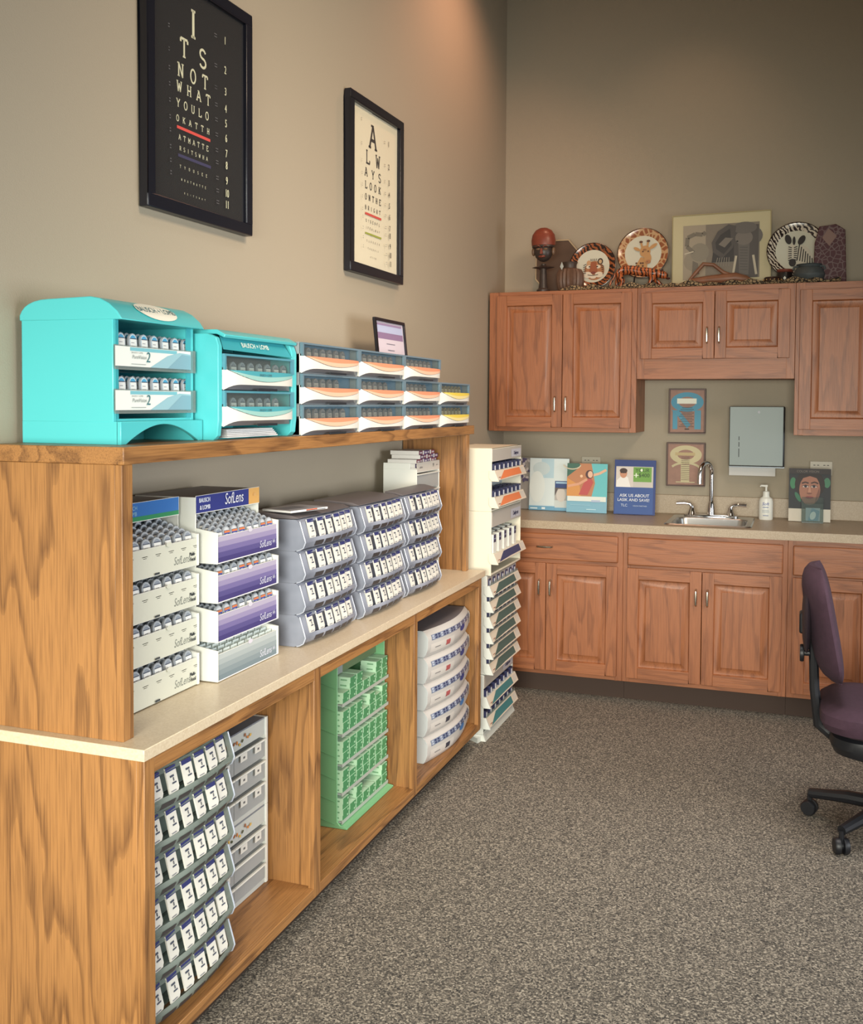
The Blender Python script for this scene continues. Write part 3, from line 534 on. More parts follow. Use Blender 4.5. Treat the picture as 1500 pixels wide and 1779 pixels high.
def pv_tray(zz, lab):
    tr = part('tray', B().box(-.16, .004, .016, W - .016, zz, zz + .003, CLEAR).box(.002, .005, .002, W + .002, zz, zz + .056, CLEAR).box(-.05, .004, W - .002, W + .002, zz + .004, zz + .056, CLEAR).box(-.0, .004, .002, .005, zz + .004, zz + .056, CLEAR), t)
    a = Art('+x', (.0055, 0, zz), .0004); a.rect(.0, .008, .30, .053, (226, 232, 228)); a.rect(.054, .044, .24, .052, (120, 186, 200)); a.poly([(.13, .008), (.30, .008), (.30, .046), (.25, .048), (.2, .038)], (150, 190, 202)); a.poly([(.2, .008), (.30, .008), (.30, .042), (.26, .044)], (128, 168, 184))
    a.text('PureVision', .088, .030, .0125, (130, 140, 140), 1, .2); a.text('2', .122, .030, .034, (50, 110, 120), 1, .1); a.text('BAUSCH + LOMB', .078, .040, .0055, (120, 130, 130)); a.rect(.055, .013, .11, .0145, (140, 150, 150))
    part('label_card', a, tr)
    for r in range(3):
        for c in range(7):
            if r == 2 and c > 3: continue
            pack('blue', (X - .008 - .012 * r, Y + .042 + c * .043 + random.uniform(-.002, .002) - .004 * r, Z + zz + .040 + .001 * r), 'blue-topped blister pack in the %s clear tray of the turquoise cabinet' % lab, 'packs in the %s turquoise cabinet tray' % lab, .05, .95)
pv_tray(.170, 'upper'); pv_tray(.070, 'lower')
# ------------------------------------------------------------------ curved-front stackable drawers on the hutch
def swoosh(t, W, H, lab, lab2, D, Z0=0, nm='drawer', frame_col=(104, 128, 142), pk=None, cell=None):
    """white moulded front with a curved coloured label, clear window above and grey scoop below; t: parent thing"""
    p = lambda u: .020 * (1 - abs(2 * u - 1) ** 5)
    zt_ = lambda u: H * (.62 - .37 * math.sin(PI * u) ** .75 if u < .5 else .44 - .19 * math.sin(PI * u) ** 1.1)
    zl = lambda u: H * (.16 * (1 - (1 - min(1, u * 5)) ** 3) if u < .9 else .16 * 1)
    WH = mat('drawer_front_white', (222, 222, 214), .35)
    dr = part(nm, B().grid(lambda u, v: (p(u), W * u, Z0 + zl(u) + (zt_(u) - zl(u)) * v), 24, 3, WH).grid(lambda u, v: (p(0) - .035 * v, 0, Z0 + H * .02 + (zt_(0) - H * .02) * u), 2, 2, WH), t)
    lf = lambda u, v: (p(u) + .0012, W * u, Z0 + zt_(u) + (H * .55 - zt_(u)) * v)
    part('label', B().grid(lambda u, v: (lambda q: (q[0], q[1], max(q[2], Z0 + zt_(.04 + .92 * u) + .001)))(lf(.04 + .92 * u, .5 * v)), 20, 2, flat(lab2)).grid(lambda u, v: lf(.04 + .92 * u, .5 + .5 * v), 20, 2, flat(lab)), dr)
    b = B(); FC = mat('window_rim', frame_col, .3)
    b.box(-.004, .006, 0, W, Z0 + H * .93, Z0 + H * .99, FC); b.box(-.004, .006, 0, W * .02, Z0 + H * .55, Z0 + H * .93, FC); b.box(-.004, .006, W * .965, W, Z0 + H * .52, Z0 + H * .93, FC); b.box(-.002, 0, W * .02, W * .965, Z0 + H * .5, Z0 + H * .93, PANE); part('window', b, dr)
    b = B(); b.grid(lambda u, v: (p(u) * (.2 + .8 * v) - .004, W * (.03 + .94 * u), Z0 + .002 + (zl(.2) + .001) * v), 16, 2, mat('scoop_grey', (112, 112, 116), .3)); b.box(p(.4) - .003, p(.4) + .001, W * .38, W * .66, Z0 + .0, Z0 + .006, mat('scoop_slot', (32, 38, 46), .5)); part('finger_scoop', b, dr)
    return dr
def stack_case(t, W, H, D, body, Z0=0, inner=(84, 140, 180)):
    b = B(); b.box(-D, -.006, 0, .003, Z0, Z0 + H, body); b.box(-D, -.006, W - .003, W, Z0, Z0 + H, body); b.box(-D, -.006, .003, W - .003, Z0 + H - .003, Z0 + H, body); b.box(-D, -.006, .003, W - .003, Z0, Z0 + .003, body); b.box(-.034, -.030, .003, W - .003, Z0 + .003, Z0 + H - .003, mat('drawer_back_blue', inner, .5)); part('case', b, t)
colY = [2.664, 3.079, 3.487, 3.886]; colW = [.413, .406, .397, .385]; HM = .0918; XF = .258
colN = ['first column after the turquoise display', 'second column', 'third column', 'last column by the corner']; rowN = ['bottom', 'middle', 'top']
for ci in range(4):
    for ri in range(3 if ci < 3 else 2):
        cn, rn = colN[ci], rowN[ri] if ci < 3 else ('lower', 'upper')[ri]
        kind = 'yellow' if ci == 3 else 'orange'; Wd = colW[ci]
        t = thing('stackable_drawer_box', 'white drawer with %s curved label, %s one in the %s' % (kind, rn, cn), 'drawer box', (XF, colY[ci], H2 + .0005 + ri * HM), 'curved-front lens drawers on the oak hutch')
        body = mat('module_grey', (150, 156, 160), .4)
        stack_case(t, Wd, HM - .0006, .22, body)
        swoosh(t, Wd, HM - .001, (226, 200, 84) if kind == 'yellow' else (228, 146, 112), (232, 214, 150) if kind == 'yellow' else (232, 186, 158), .22)
        n = 6 if (ri == 1 and ci < 3) else 7
        for k in range(n): pack('amber' if ci == 3 else 'rose', (XF - .014, colY[ci] + Wd * (.075 + .118 * k), H2 + ri * HM + .034), 'grey-rose blister pack behind the window of the %s drawer, %s' % (rn, cn) if ci < 3 else 'amber blister pack in the %s yellow-labelled drawer' % rn, 'packs in the %s drawer of the %s' % (rn, cn), .05, 1.05)
# teal two-drawer display
X, Y, Z = .243, 2.232, H2; W = .425
t = thing('drawer_display', 'turquoise display with two teal-labelled drawers beside the domed cabinet', 'display', (X, Y, Z))
b = B(); side = [(-.2, 0), (-.012, 0), (.0, .012), (.004, .05), (.004, .24), (-.004, .262), (-.03, .272), (-.2, .272)]
b.prism(side, 'y', 0, .018, TURQ); b.prism(side, 'y', W - .03, W, TURQ); b.box(-.2, -.19, .018, W - .03, 0, .272, TURQ); b.box(-.2, -.03, .018, W - .03, 0, .004, TURQ); part('housing', b, t, .002)
part('lid', B().prism([(-.2, .272), (-.02, .272), (.002, .262), (.006, .270), (-.02, .284), (-.2, .286)], 'y', .03, W, TURQ), t, .002)
part('sloped_sign', B().add([(.006, .02, .232), (.006, W - .032, .226), (-.016, W - .05, .268), (-.012, .03, .268)], [(0, 1, 2, 3)], TEAL).add([(-.19, .018, .226), (.004, .018, .226), (.004, W - .03, .222), (-.19, W - .03, .222)], [(0, 1, 2, 3)], TEAL), t)
tv, tf = text_tris('BAUSCH + LOMB'); b = B(); b.add([(.0005 - p[1] * .018 * .45 + .0012, .19 + p[0] * .019, .2475 + p[1] * .018) for p in tv], tf, mat('sign_white', (240, 240, 226), .4)); part('lettering', b, t)
for k, z0 in enumerate((.128, .034)):
    dr = swoosh(t, W - .048, .094, (74, 160, 172), (150, 196, 190), .18, z0, frame_col=(86, 150, 168))
    for c_ in dr.children: c_.location = (.006, .018, 0)
    dr.location = (.006, .018, 0)
    for c_ in dr.children: c_.location = (0, 0, 0)
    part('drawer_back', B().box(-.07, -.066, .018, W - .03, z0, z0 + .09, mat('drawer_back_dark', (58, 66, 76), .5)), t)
    a = Art('+x', (.0285, 0, z0)); a.text('BAUSCH + LOMB', .2, .042, .0085, (70, 90, 100)); part('lettering', a, t)
    for c in range(7 + (1 - k)): pack('plain', (X - .006, Y + .045 + .046 * c, Z + z0 + .030), 'grey blister pack behind the %s teal drawer window' % ('upper', 'lower')[k], 'packs in the %s teal drawer' % ('upper', 'lower')[k], .05)
for k in range(5):
    solo('pamphlet', B().box(-.10, 0, 0, .27 - .006 * k, 0, .0035, mat('pamphlet_paper', (214, 216, 218), .6)), 'white pamphlet in the slot under the teal drawers', 'pamphlet', (X - .004 - .003 * k, Y + .055 + .004 * k, Z + .0045 + k * .0044), 'pamphlets under the teal drawers')
# small certificate frame
t = thing('photo_frame', 'small black certificate frame leaning behind the orange-labelled drawers', 'frame', (.085, 3.63, H2 + 3 * HM + .001), rot=(0, -.10, 0)); W, Hh = .315, .155
b = B(); f = .012; b.box(0, .012, 0, W, 0, f, BLACKF); b.box(0, .012, 0, W, Hh - f, Hh, BLACKF); b.box(0, .012, 0, f, f, Hh - f, BLACKF); b.box(0, .012, W - f, W, f, Hh - f, BLACKF); part('frame', b, t, .001)
a = Art('+x', (.004, 0, 0)); a.rect(f, f, W - f, Hh - f, (206, 196, 208)); a.rect(.02, .075, W - .02, .10, (140, 116, 150)); a.rect(.02, .10, W - .02, .128, (178, 186, 216)); a.rect(.03, .128, W - .03, .136, (150, 130, 166)); a.rect(.11, .055, .2, .058, (120, 116, 130)); a.rect(.12, .03, .19, .033, (120, 116, 130)); part('certificate', a, t)
# ------------------------------------------------------------------ framed eye charts
def wp(px, py):
    v = F + R * ((px - 750) / 1759.9) - U * ((py - 767) / 1759.9); n = Vector((1, -.0232, 0)); p0 = Vector((0, YB, 0)); C0 = Vector((1.6274, 0, 1.5198))
    q = C0 + v * ((p0 - C0).dot(n) / v.dot(n)); return q.y, q.z
TH = -math.atan(.0232)
def chart(label, y0, y1, z0, z1, paper, ink, rows, bars, nums, nx, mx, back):
    W, Hh = y1 - y0, z1 - z0; t = thing('framed_eye_chart', label, 'framed chart', (xw(y0) + .001, y0, z0), 'framed eye charts', rz=TH)
    b = B(); f = .036; d = .030
    for (a0, a1, c0, c1) in ((0, W, 0, f), (0, W, Hh - f, Hh), (0, f, f, Hh - f), (W - f, W, f, Hh - f)): b.box(0, d, a0, a1, c0, c1, BLACKF)
    part('frame', b, t, .003); part('print_board', B().box(0, .012, f, W - f, f, Hh - f, paper), t)
    a = Art('+x', (.0125, 0, 0), .0002)
    k = .985
    def loc(px, py): q = wp(px, py); return (q[0] - y0) * k + .004, (q[1] - z0) * k
    for s, px, py, hp, sp in rows:
        x, z = loc(px, py); hm = abs(loc(px, py - hp / 2)[1] - loc(px, py + hp / 2)[1]); xl = loc(px - sp / 2, py)[0]; xr = loc(px + sp / 2, py)[0]
        slab(a, s, x, z - hm / 2, hm, ink, (xr - xl) / max(1, len(s) - 1), 1.0 if hp > 8 else .9, .14)
    for (px, py, sp, hp, c) in bars:
        x, z = loc(px, py); xl, xr = loc(px - sp / 2, py)[0], loc(px + sp / 2, py)[0]; a.rect(xl, z - hp / 2, xr, z + hp / 2, c)
    for i, py in enumerate(nums):
        x, z = loc(nx, py); a.text(str(i + 1), x, z, back[0], ink, .62, 0, .0004)
        for q in (-.005, .003): a.rect(x - back[2] - .008, z + q, x - back[2] + .006, z + q + .002, back[1], True); 
        xm, _ = loc(mx, py); a.rect(xm - .003, z + back[3], xm + .003, z + back[3] + .003, back[1], True); a.rect(xm - .003, z + back[3] + .008, xm + .003, z + back[3] + .011, back[1], True)
    part('print', a, t)
    part('glass', B().box(.0165, .0175, f - .002, W - f + .002, f - .002, Hh - f + .002, clear('picture_glass', (255, 255, 255), .012, .03)), t)
ya = wp(241, 360); yb_ = wp(425, 410); za_ = ya[1]
chart('black eye chart in a dark frame, the nearer one, hung high', ya[0], yb_[0], 2.055, 2.755, mat('chart_black', (24, 23, 24), .8, spec=.05), (206, 206, 178),
      [('I', 329, 38, 50, 0), ('TS', 329.5, 90, 32, 33), ('NOT', 328.5, 130, 24, 43), ('WHAT', 330, 160, 18.5, 51), ('YOULO', 328, 188, 14, 51), ('OKATTH', 328.5, 215, 10.5, 54), ('ATMATTE', 329.5, 247, 9, 49), ('RSITSWHA', 329.5, 266, 7, 47), ('TYOUSEE', 329, 297, 5, 46), ('WHATMATTE', 329, 319, 4, 42), ('RSITSNOT', 331, 342, 3, 36)],
      [(328.5, 230.5, 59, .0085, (206, 70, 62)), (330, 279, 58, .0085, (44, 42, 82))], [68, 120, 158, 188, 214, 240, 267, 288, 315, 337, 357], 384, 284, (.034, (96, 96, 100), .052, .034))
yc = wp(597, 470); yd = wp(690, 493)
chart('white eye chart in a black frame, the farther one near the corner', yc[0], yd[0], 2.037, 2.740, mat('chart_ivory', (214, 208, 184), .8, spec=.1), (50, 46, 44),
      [('A', 643, 236, 42, 0), ('LW', 643, 274.5, 23, 17.5), ('AYS', 643, 302, 15, 24), ('LOOK', 643, 324, 12.5, 24), ('ONTHE', 643, 345, 10, 25), ('BRIGHT', 642.5, 363.5, 7, 25), ('SIDEOFL', 642.5, 386, 5, 23), ('IFEALWAY', 642.5, 398.5, 4, 23), ('SLOOKON', 643, 421, 3.5, 22), ('THEBRIG', 643, 434, 3, 18), ('HTSIDE', 643, 448, 2.5, 10)],
      [(642.7, 374.5, 28.5, .0095, (200, 76, 66)), (642.7, 408.5, 28.5, .0075, (150, 160, 60))], [249, 289, 317, 338, 357.5, 377, 397.5, 410.5, 429, 444.5, 460], 670, 621.5, (.034, (150, 146, 134), .042, .034))
# ------------------------------------------------------------------ white lens dispensers on the counter
DEEP = []
def tray_tower(name, label, X, Y, W, xt, nrow_top, front, hdr, rows, kindf, cols, nmk, gname):
    Z = H1 + .0005; t = thing(name, label, 'display rack', (X, Y, Z)); Hc = .484; D = .188
    b = B(); b.box(-D, 0, 0, .003, 0, Hc, WHITE); b.box(-D, 0, W - .003, W, 0, Hc, WHITE); b.box(-D, -D + .003, .003, W - .003, 0, Hc, WHITE); b.box(-D, 0, .003, W - .003, Hc - .003, Hc, mat('tower_top_grey', (130, 128, 130), .5)); part('case', b, t, .001)
    a = Art('+x', (.0015, 0, Hc), .0003); hdr(a, W); part('header_board', B().box(0, .0015, 0, W, Hc - .044, Hc + .004, WHITE), t); part('header_print', a, t)
    for k in range(4):
        z0 = .002 + .1033 * k; e = xt
        tr = part('tray', B().box(-D * .9, e - .003, .004, W - .004, z0, z0 + .003, WHITE), t)
        part('end_cap', B().prism([(.0, z0), (e + .002, z0), (e + .002, z0 + .082), (e - .012, z0 + .084), (0, z0 + .092)], 'y', 0, .004, WHITE), tr, .0008)
        part('end_cap', B().prism([(.0, z0), (e + .002, z0), (e + .002, z0 + .082), (e - .012, z0 + .084), (0, z0 + .092)], 'y', W - .009, W, WHITE), tr, .0008)
        part('front_strip', B().box(e - .003, e, .004, W - .009, z0 + .002, z0 + .072, WHITE), tr, .0006)
        a = Art('+x', (e + .0002, 0, z0)); front(a, W, k); part('front_print', a, tr)
        n = rows[k]; kn = ('bottom', 'third', 'second', 'top')[k]
        for r in range(n):
            for c in range(cols):
                rise = .0055 * r if k == 3 else 0
                if r > 2: DEEP.append((X + e - .008 - .017 * r, Y + .03 + c * (W - .06) / (cols - 1), Z + z0 + .047 + rise)); continue
                pack(kindf(r, c, k), (X + e - .008 - .017 * r, Y + .03 + c * (W - .06) / (cols - 1), Z + z0 + .047 + rise), nmk % kn, gname % kn, .16, 1.1)
    return t
def mf_front(a, W, k):
    a.rect(.004, .002, W - .009, .071, (206, 208, 194))
    for i in range(6): a.rect(.03 + .054 * i, .052, .052 + .054 * i, .0535, (120, 124, 124), True); a.rect(.034 + .054 * i, .048, .048 + .054 * i, .0492, (120, 124, 124), True)
    a.text('SofLens', W - .075, .024, .029, (112, 118, 112), .78, .25); a.text('Multi-', W - .03, .033, .014, (60, 66, 70), .8, 0, .0003); a.text('Focal', W - .03, .020, .014, (60, 66, 70), .8, 0, .0003); a.rect(.13, .004, .15, .009, (60, 66, 70)); a.oval(.19, .0715, .012, .006, (206, 208, 194))
def mf_hdr(a, W): a.rect(0, -.042, W - .002, .003, (46, 110, 184)); a.rect(0, -.042, W - .002, -.031, (46, 138, 90)); a.text('BAUSCH', .12, -.010, .014, (150, 200, 220)); a.text('& LOMB', .12, -.024, .014, (150, 200, 220))
tray_tower('lens_dispenser', 'white four-tray dispenser with cream strips and blue-green header, nearest the end panel', .115, 1.925, .325, .060, 7, mf_front, mf_hdr, (4, 4, 4, 9), lambda r, c, k: 'plain', 7, 'clear blister pack standing in the %s cream-fronted tray', 'packs in the %s cream-fronted tray')
def sl_front(a, W, k):
    cols = [(176, 168, 190), (150, 140, 176), (116, 106, 156), (86, 78, 134), (66, 58, 116)] if k else [(176, 184, 184), (160, 170, 172), (142, 154, 158), (126, 140, 146), (112, 128, 136)]
    for i in range(5): a.rect(.004, .071 - .0138 * (i + 1), W - .009, .071 - .0138 * i, cols[i], True)
    a.text('SofLens', W - .072, .022, .028, (206, 208, 222), .78, .2); a.text('66', W - .026, .024, .015, (206, 208, 222)); a.rect(.004, .0, W - .009, .003, (226, 226, 226)); a.oval(.17, .072, .012, .006, (206, 202, 214))
def sl_hdr(a, W): a.rect(0, -.042, W - .06, .003, (44, 54, 128)); a.rect(W - .06, -.042, W - .0, .003, (214, 166, 96)); a.text('BAUSCH', .04, -.010, .0165, (214, 220, 236), .85, 0, .0003); a.text('& LOMB', .04, -.029, .0165, (214, 220, 236), .85, 0, .0003); a.text('SofLens', .188, -.017, .044, (224, 228, 240), .72, .15); a.text('66', W - .03, -.015, .016, (226, 186, 130))
tray_tower('lens_dispenser', 'white four-tray dispenser with purple strips and navy header, lowest tray empty', .150, 2.275, .330, .064, 8, sl_front, sl_hdr, (0, 5, 5, 9), lambda r, c, k: 'promo' if (r == 0 and (c * 3 + k) % 5 in (1, 2, 4)) else 'plain', 8, 'clear blister pack standing in the %s purple-fronted tray', 'packs in the %s purple-fronted tray')
b = B()
for i in range(8):
    for j in range(9): b.prism([(.190 - .017 * j, .050 + .004 * j), (.200 - .017 * j, .078 + .004 * j), (.204 - .017 * j, .050 + .004 * j)], 'y', 2.292 + .038 * i, 2.322 + .038 * i, mat('tray_rib_white', (206, 216, 214), .4))
b.v = [(x - .150, y - 2.275, z) for x, y, z in b.v]; lt = [o for o in bpy.data.objects if o.name.startswith('lens_dispenser')][-1]
o = part('divider_ribs', b, [c for c in lt.children if c.name.startswith('tray')][0]); o['kind'] = 'stuff'
pm = MESH['packplain']; b = B(); b.mats = list(pm.materials)
for (x, y, z) in DEEP:
    k = len(b.v); b.v += [(v.co.x - .16 * v.co.z + x, v.co.y + y, v.co.z + z) for v in pm.vertices]; b.f += [[q + k for q in p.vertices] for p in pm.polygons]; b.m += [p.material_index for p in pm.polygons]
o = solo('lens_packs', b, 'deeper rows of clear blister packs filling the trays of the two white dispensers', 'lens packs'); o['kind'] = 'stuff'
# ------------------------------------------------------------------ stackable bins with bulging fronts
BW, BH = .375, .0955
BP = [(0, .000), (.04, .016), (.12, .030), (.30, .037), (.42, .034), (.95, .018), (1, .006)]
def bprof(t):
    for (a, x), (c, y) in zip(BP, BP[1:]):
        if t <= c: return x + (y - x) * (t - a) / (c - a)
    return BP[-1][1]
def bin_thing(loc, m, label, group, D, top, mname):
    t = thing('stackable_bin', label, 'bin', loc, group)
    S = lambda u, v: (bprof(v) + .020 * (1 - (2 * u - 1) ** 2) * min(1, v * 4 + .3), BW * u, BH * v)
    def front():
        b = B(); b.grid(lambda u, v: S(u, .42 * v), 14, 8, m); b.grid(lambda u, v: S(u, .92 + .08 * v), 14, 1, m); b.grid(lambda u, v: S(.07 * u, .42 + .5 * v), 1, 4, m); b.grid(lambda u, v: S(.92 + .08 * u, .42 + .5 * v), 1, 4, m); return b
    part('bulged_front', front, t, key='bf' + mname)
    def box():
        b = B(); sd = [(-D, 0)] + [(bprof(v / 10), BH * v / 10) for v in range(11)] + [(-D, BH)]
        for y in (0, BW - .002): b.prism(sd, 'y', y, y + .002, m)
        b.box(-D, -D + .002, .002, BW - .002, 0, BH, m); b.box(-D + .002, -.002, .002, BW - .002, 0, .002, m); return b
    part('box_body', box, t, key='bb' + mname + str(D))
    part('inner_divider', lambda: B().box(-.032, -.03, .004, BW - .004, .004, BH - .006, mat('bin_inner_' + mname, (132, 134, 144) if mname == 'smoke' else (132, 146, 140), .6)), t, key='bi' + mname)
    def slots():
        b = B(); dk = mat('slot_dark', (62, 58, 60), .5)
        for k in range(5):
            u0, u1 = .14 + .15 * k, .26 + .15 * k; b.grid(lambda u, v: (lambda q: (q[0] + .0012, q[1], q[2]))(S(u0 + (u1 - u0) * u, .14 + .16 * v)), 2, 2, dk)
        return b
    part('count_window', slots, t, key='bs')
    part('edge_rim', lambda: B().tube([(bprof(v) + .001, .001, BH * v) for v in (.02, .05, .12, .3, .42, .7, .95)], .0022, mat('bin_edge_' + mname, (170, 176, 190) if mname == 'smoke' else (150, 158, 152), .15)), t, key='be' + mname)
    part('edge_rim', lambda: B().tube([(bprof(v) + .001, BW - .001, BH * v) for v in (.02, .05, .12, .3, .42, .7, .95)], .0022, mat('bin_edge_far', (170, 176, 190), .15)), t, key='be2')
    if top:
        part('lid', lambda: B().prism([(-D, BH + .001), (-.004, BH + .001), (.016, BH + .004), (-.01, BH + .012), (-D * .6, BH + .018), (-D, BH + .018)], 'y', 0, BW, mat('bin_lid', (104, 98, 100), .4)), t, .002, key='bl%.2f' % D)
    return t
def slim_pack():
    b = B(); w, h = .037, .058; b.prism([(-w / 2, 0), (w / 2 - .006, 0), (w / 2, .008), (w / 2, h), (-w / 2, h)], 'x', -.004, 0, mat('slim_pack_card', (216, 214, 206), .5))
    a = Art('+x', (0, 0, 0), .0004); a.rect(-w / 2, h * .82, w / 2, h, (42, 48, 104)); a.rect(-w * .22, h * .58, w * .18, h * .66, (70, 76, 92)); a.rect(-w * .12, h * .32, w * .28, h * .38, (70, 76, 92)); a.rect(w * .02, h * .42, w * .1, h * .56, (70, 76, 92)); a.rect(-w * .4, h * .06, w * .1, h * .09, (110, 114, 126))
    k = len(b.v); b.v += a.v
    for f, m in zip(a.f, a.m): b.f.append([q + k for q in f]); b.m.append(b.mi(a.mats[m]))
    return b
def fill_bin(loc, label, group, skip=0):
    for c in range(6):
        u = .135 + .145 * c; bul = .020 * (1 - (2 * u - 1) ** 2)
        solo('slim_lens_pack', slim_pack, label, 'lens pack', (loc[0] + .031 + bul + random.uniform(-.002, .001), loc[1] + BW * u, loc[2] + BH * .40), group, key='slim', rot=(0, -.26, random.uniform(-.05, .05)))
rowB = ['bottom', 'third', 'second', 'top']; colB = ['nearest', 'middle', 'farthest']
for ci, y in enumerate((2.700, 3.122, 3.530)):
    for r in range(4):
        xo = .216 if ci == 0 else .226; z = H1 + .0006 + r * (BH + .0004)
        bin_thing((xo, y, z), SMOKE, 'smoky plastic bin, %s one in the %s column on the counter' % (rowB[r], colB[ci]), 'smoky bins on the beige counter', .155 if ci < 2 else .06, r == 3, 'smoke')
        fill_bin((xo, y, z), 'white slim lens pack in the %s bin of the %s smoky column' % (rowB[r], colB[ci]), 'packs in the %s bin, %s smoky column' % (rowB[r], colB[ci]))
for r in range(6):
    z = .1198 + r * (BH + .0006); nm = ['bottom', 'fifth', 'fourth', 'third', 'second', 'top'][r]
    bin_thing((.272, 1.826, z), CLEARG, 'clear plastic bin in the nearest floor bay, %s of six' % nm, 'clear bins in the nearest open bay', .19, r == 5, 'clear')
    fill_bin((.272, 1.826, z), 'pale slim lens pack in the %s clear bin of the nearest bay' % nm, 'packs in the %s clear floor-bay bin' % nm)
t = thing('magazine', 'thin white magazine with orange and black spine lying on the nearest smoky bins', 'magazine', (.10, 2.716, H1 + 4 * (BH + .0004) + .021), rz=-.25)
part('pages', B().box(-.0, .115, 0, .17, 0, .006, mat('magazine_white', (222, 222, 220), .5)), t); a = Art('top', (0, 0, .0062), .0003); a.rect(.0, 0, .115, .17, (150, 150, 156)); a.rect(.02, .02, .08, .12, (110, 112, 120)); part('cover', a, t)
a = Art('+x', (.1152, 0, 0)); a.rect(0, 0, .17, .006, (226, 226, 224)); a.rect(.07, .001, .16, .003, (40, 44, 60)); a.rect(.07, .003, .12, .0058, (216, 104, 70)); part('spine', a, t)
# ------------------------------------------------------------------ white flap rack with lens boxes, far end of the counter
X, Y, Z = .150, 3.915, H1 + .0005; W = .282
t = thing('flap_rack', 'white rack with clear hinged flaps at the far end of the beige counter', 'display rack', (X, Y, Z)); D = .15
b = B(); b.box(-D, 0, 0, .003, 0, .46, WHITE); b.box(-D, -.03, 0, .003, .46, .485, WHITE); b.box(-D, 0, W - .006, W, 0, .485, WHITE); b.box(-D, -D + .003, .003, W - .006, 0, .46, WHITE); b.box(-D, 0, .003, W - .006, .445, .448, WHITE); part('case', b, t, .001)
a = Art('+x', (.0002, 0, .448)); part('header_strip', B().box(-.002, 0, .003, W - .006, .448, .487, mat('rack_header', (206, 202, 194), .5)), t); a.text('soflens', .05, .018, .014, (110, 108, 112), 1, .2); a.text('59', .2, .02, .02, (60, 60, 66)); a.text('soflens', .245, .02, .01, (120, 118, 120)); part('header_print', a, t)
for k in range(6):
    z0 = .015 + .072 * k; part('flap', B().box(-.004, -.002, .006, W - .008, z0, z0 + .062, FROST).box(-.004, .006, .006, W - .008, z0 + .060, z0 + .064, WHITE), t)
part('inner_back', B().box(-.06, -.055, .003, W - .006, .003, .445, mat('rack_inner', (150, 144, 142), .6)), t)
boxc = [(126, 50, 74), (110, 44, 76), (84, 62, 120), (92, 52, 96)]
for r in range(5):
    for c in range(6):
        if c < 1 and r > 2: continue
        if c > 4 and r > 3: continue
        cc = boxc[(r * 2 + c) % 4]
        def mk(cc=cc):
            b = B().box(-.13, 0, 0, .040, 0, .0165, mat('lens_box_white', (216, 214, 210), .5)); b.box(-.001, .0012, 0, .040, 0, .0165, mat('lens_box_end', cc, .45)); b.box(.001, .0018, .006, .03, .005, .012, flat((206, 196, 200))); return b
        solo('lens_box', mk, 'small purple-ended lens box lying in the pile on the white flap rack', 'box', (X - .004 - .006 * ((r + c) % 2), Y + .008 + .044 * c, Z + .4485 + .0172 * r), 'lens boxes piled on the white flap rack', key='lbox%d' % ((r * 2 + c) % 4))
# ------------------------------------------------------------------ bay 1: white drawer units
def drawer_unit(z0, Hh, label):
    X, Y, W = .188, 2.222, .362; t = thing('storage_drawers', label, 'drawer unit', (X, Y, z0), 'white drawer units in the nearest bay'); g = mat('unit_grey_white', (186, 192, 190), .4)
    b = B(); b.box(-.18, 0, 0, .004, 0, Hh, g); b.box(-.18, .004, W - .012, W, 0, Hh, WHITE); b.box(-.18, 0, .004, W - .012, Hh - .004, Hh, mat('unit_top', (120, 128, 140), .4)); b.box(-.18, 0, .004, W - .012, 0, .014, g); b.box(-.18, -.176, .004, W - .012, .014, Hh - .004, g); part('case', b, t, .001)
    part('header_panel', B().box(-.003, 0, .004, W - .012, Hh - .05, Hh - .004, g), t)
    a = Art('+x', (.0002, 0, Hh - .05)); 
    for i in range(14): a.oval(.08 + .014 * i, .020 + .006 * math.sin(i * 1.9) + .008 * (i > 10), .006, .004, [(196, 120, 60), (206, 168, 80), (70, 80, 60), (150, 90, 60)][i % 4], 8, i)
    part('floral_sticker', a, t); h = (Hh - .066) / 3
    for r in range(3):
        for c in range(2):
            y0 = .006 + c * (W - .02) / 2; y1 = y0 + (W - .024) / 2; zz = .015 + h * r
            d = part('drawer', B().box(-.12, .002, y0, y1, zz + .001, zz + h - .010, FROST).box(.002, .0075, y0, y1, zz + h - .014, zz + h - .009, WHITE), t)
            if Hh > .24 or r == 2 or (r == 1 and c == 0):
                a = Art('+x', (.0085, 0, zz + h - .03)); 
                for q in (.25, .72): a.rect(y0 + .165 * q - .018, -.004, y0 + .165 * q + .018, .018, (212, 212, 206)); a.rect(y0 + .165 * q - .004, .003, y0 + .165 * q + .006, .009, (90, 92, 96))
                part('label_tab', a, d)
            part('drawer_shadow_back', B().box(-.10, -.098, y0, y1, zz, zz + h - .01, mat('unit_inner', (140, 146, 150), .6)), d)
drawer_unit(.1198, .2315, 'white drawer unit with clear drawers, lower of two in the nearest bay'); drawer_unit(.3520, .256, 'white drawer unit with clear drawers, upper of two in the nearest bay')
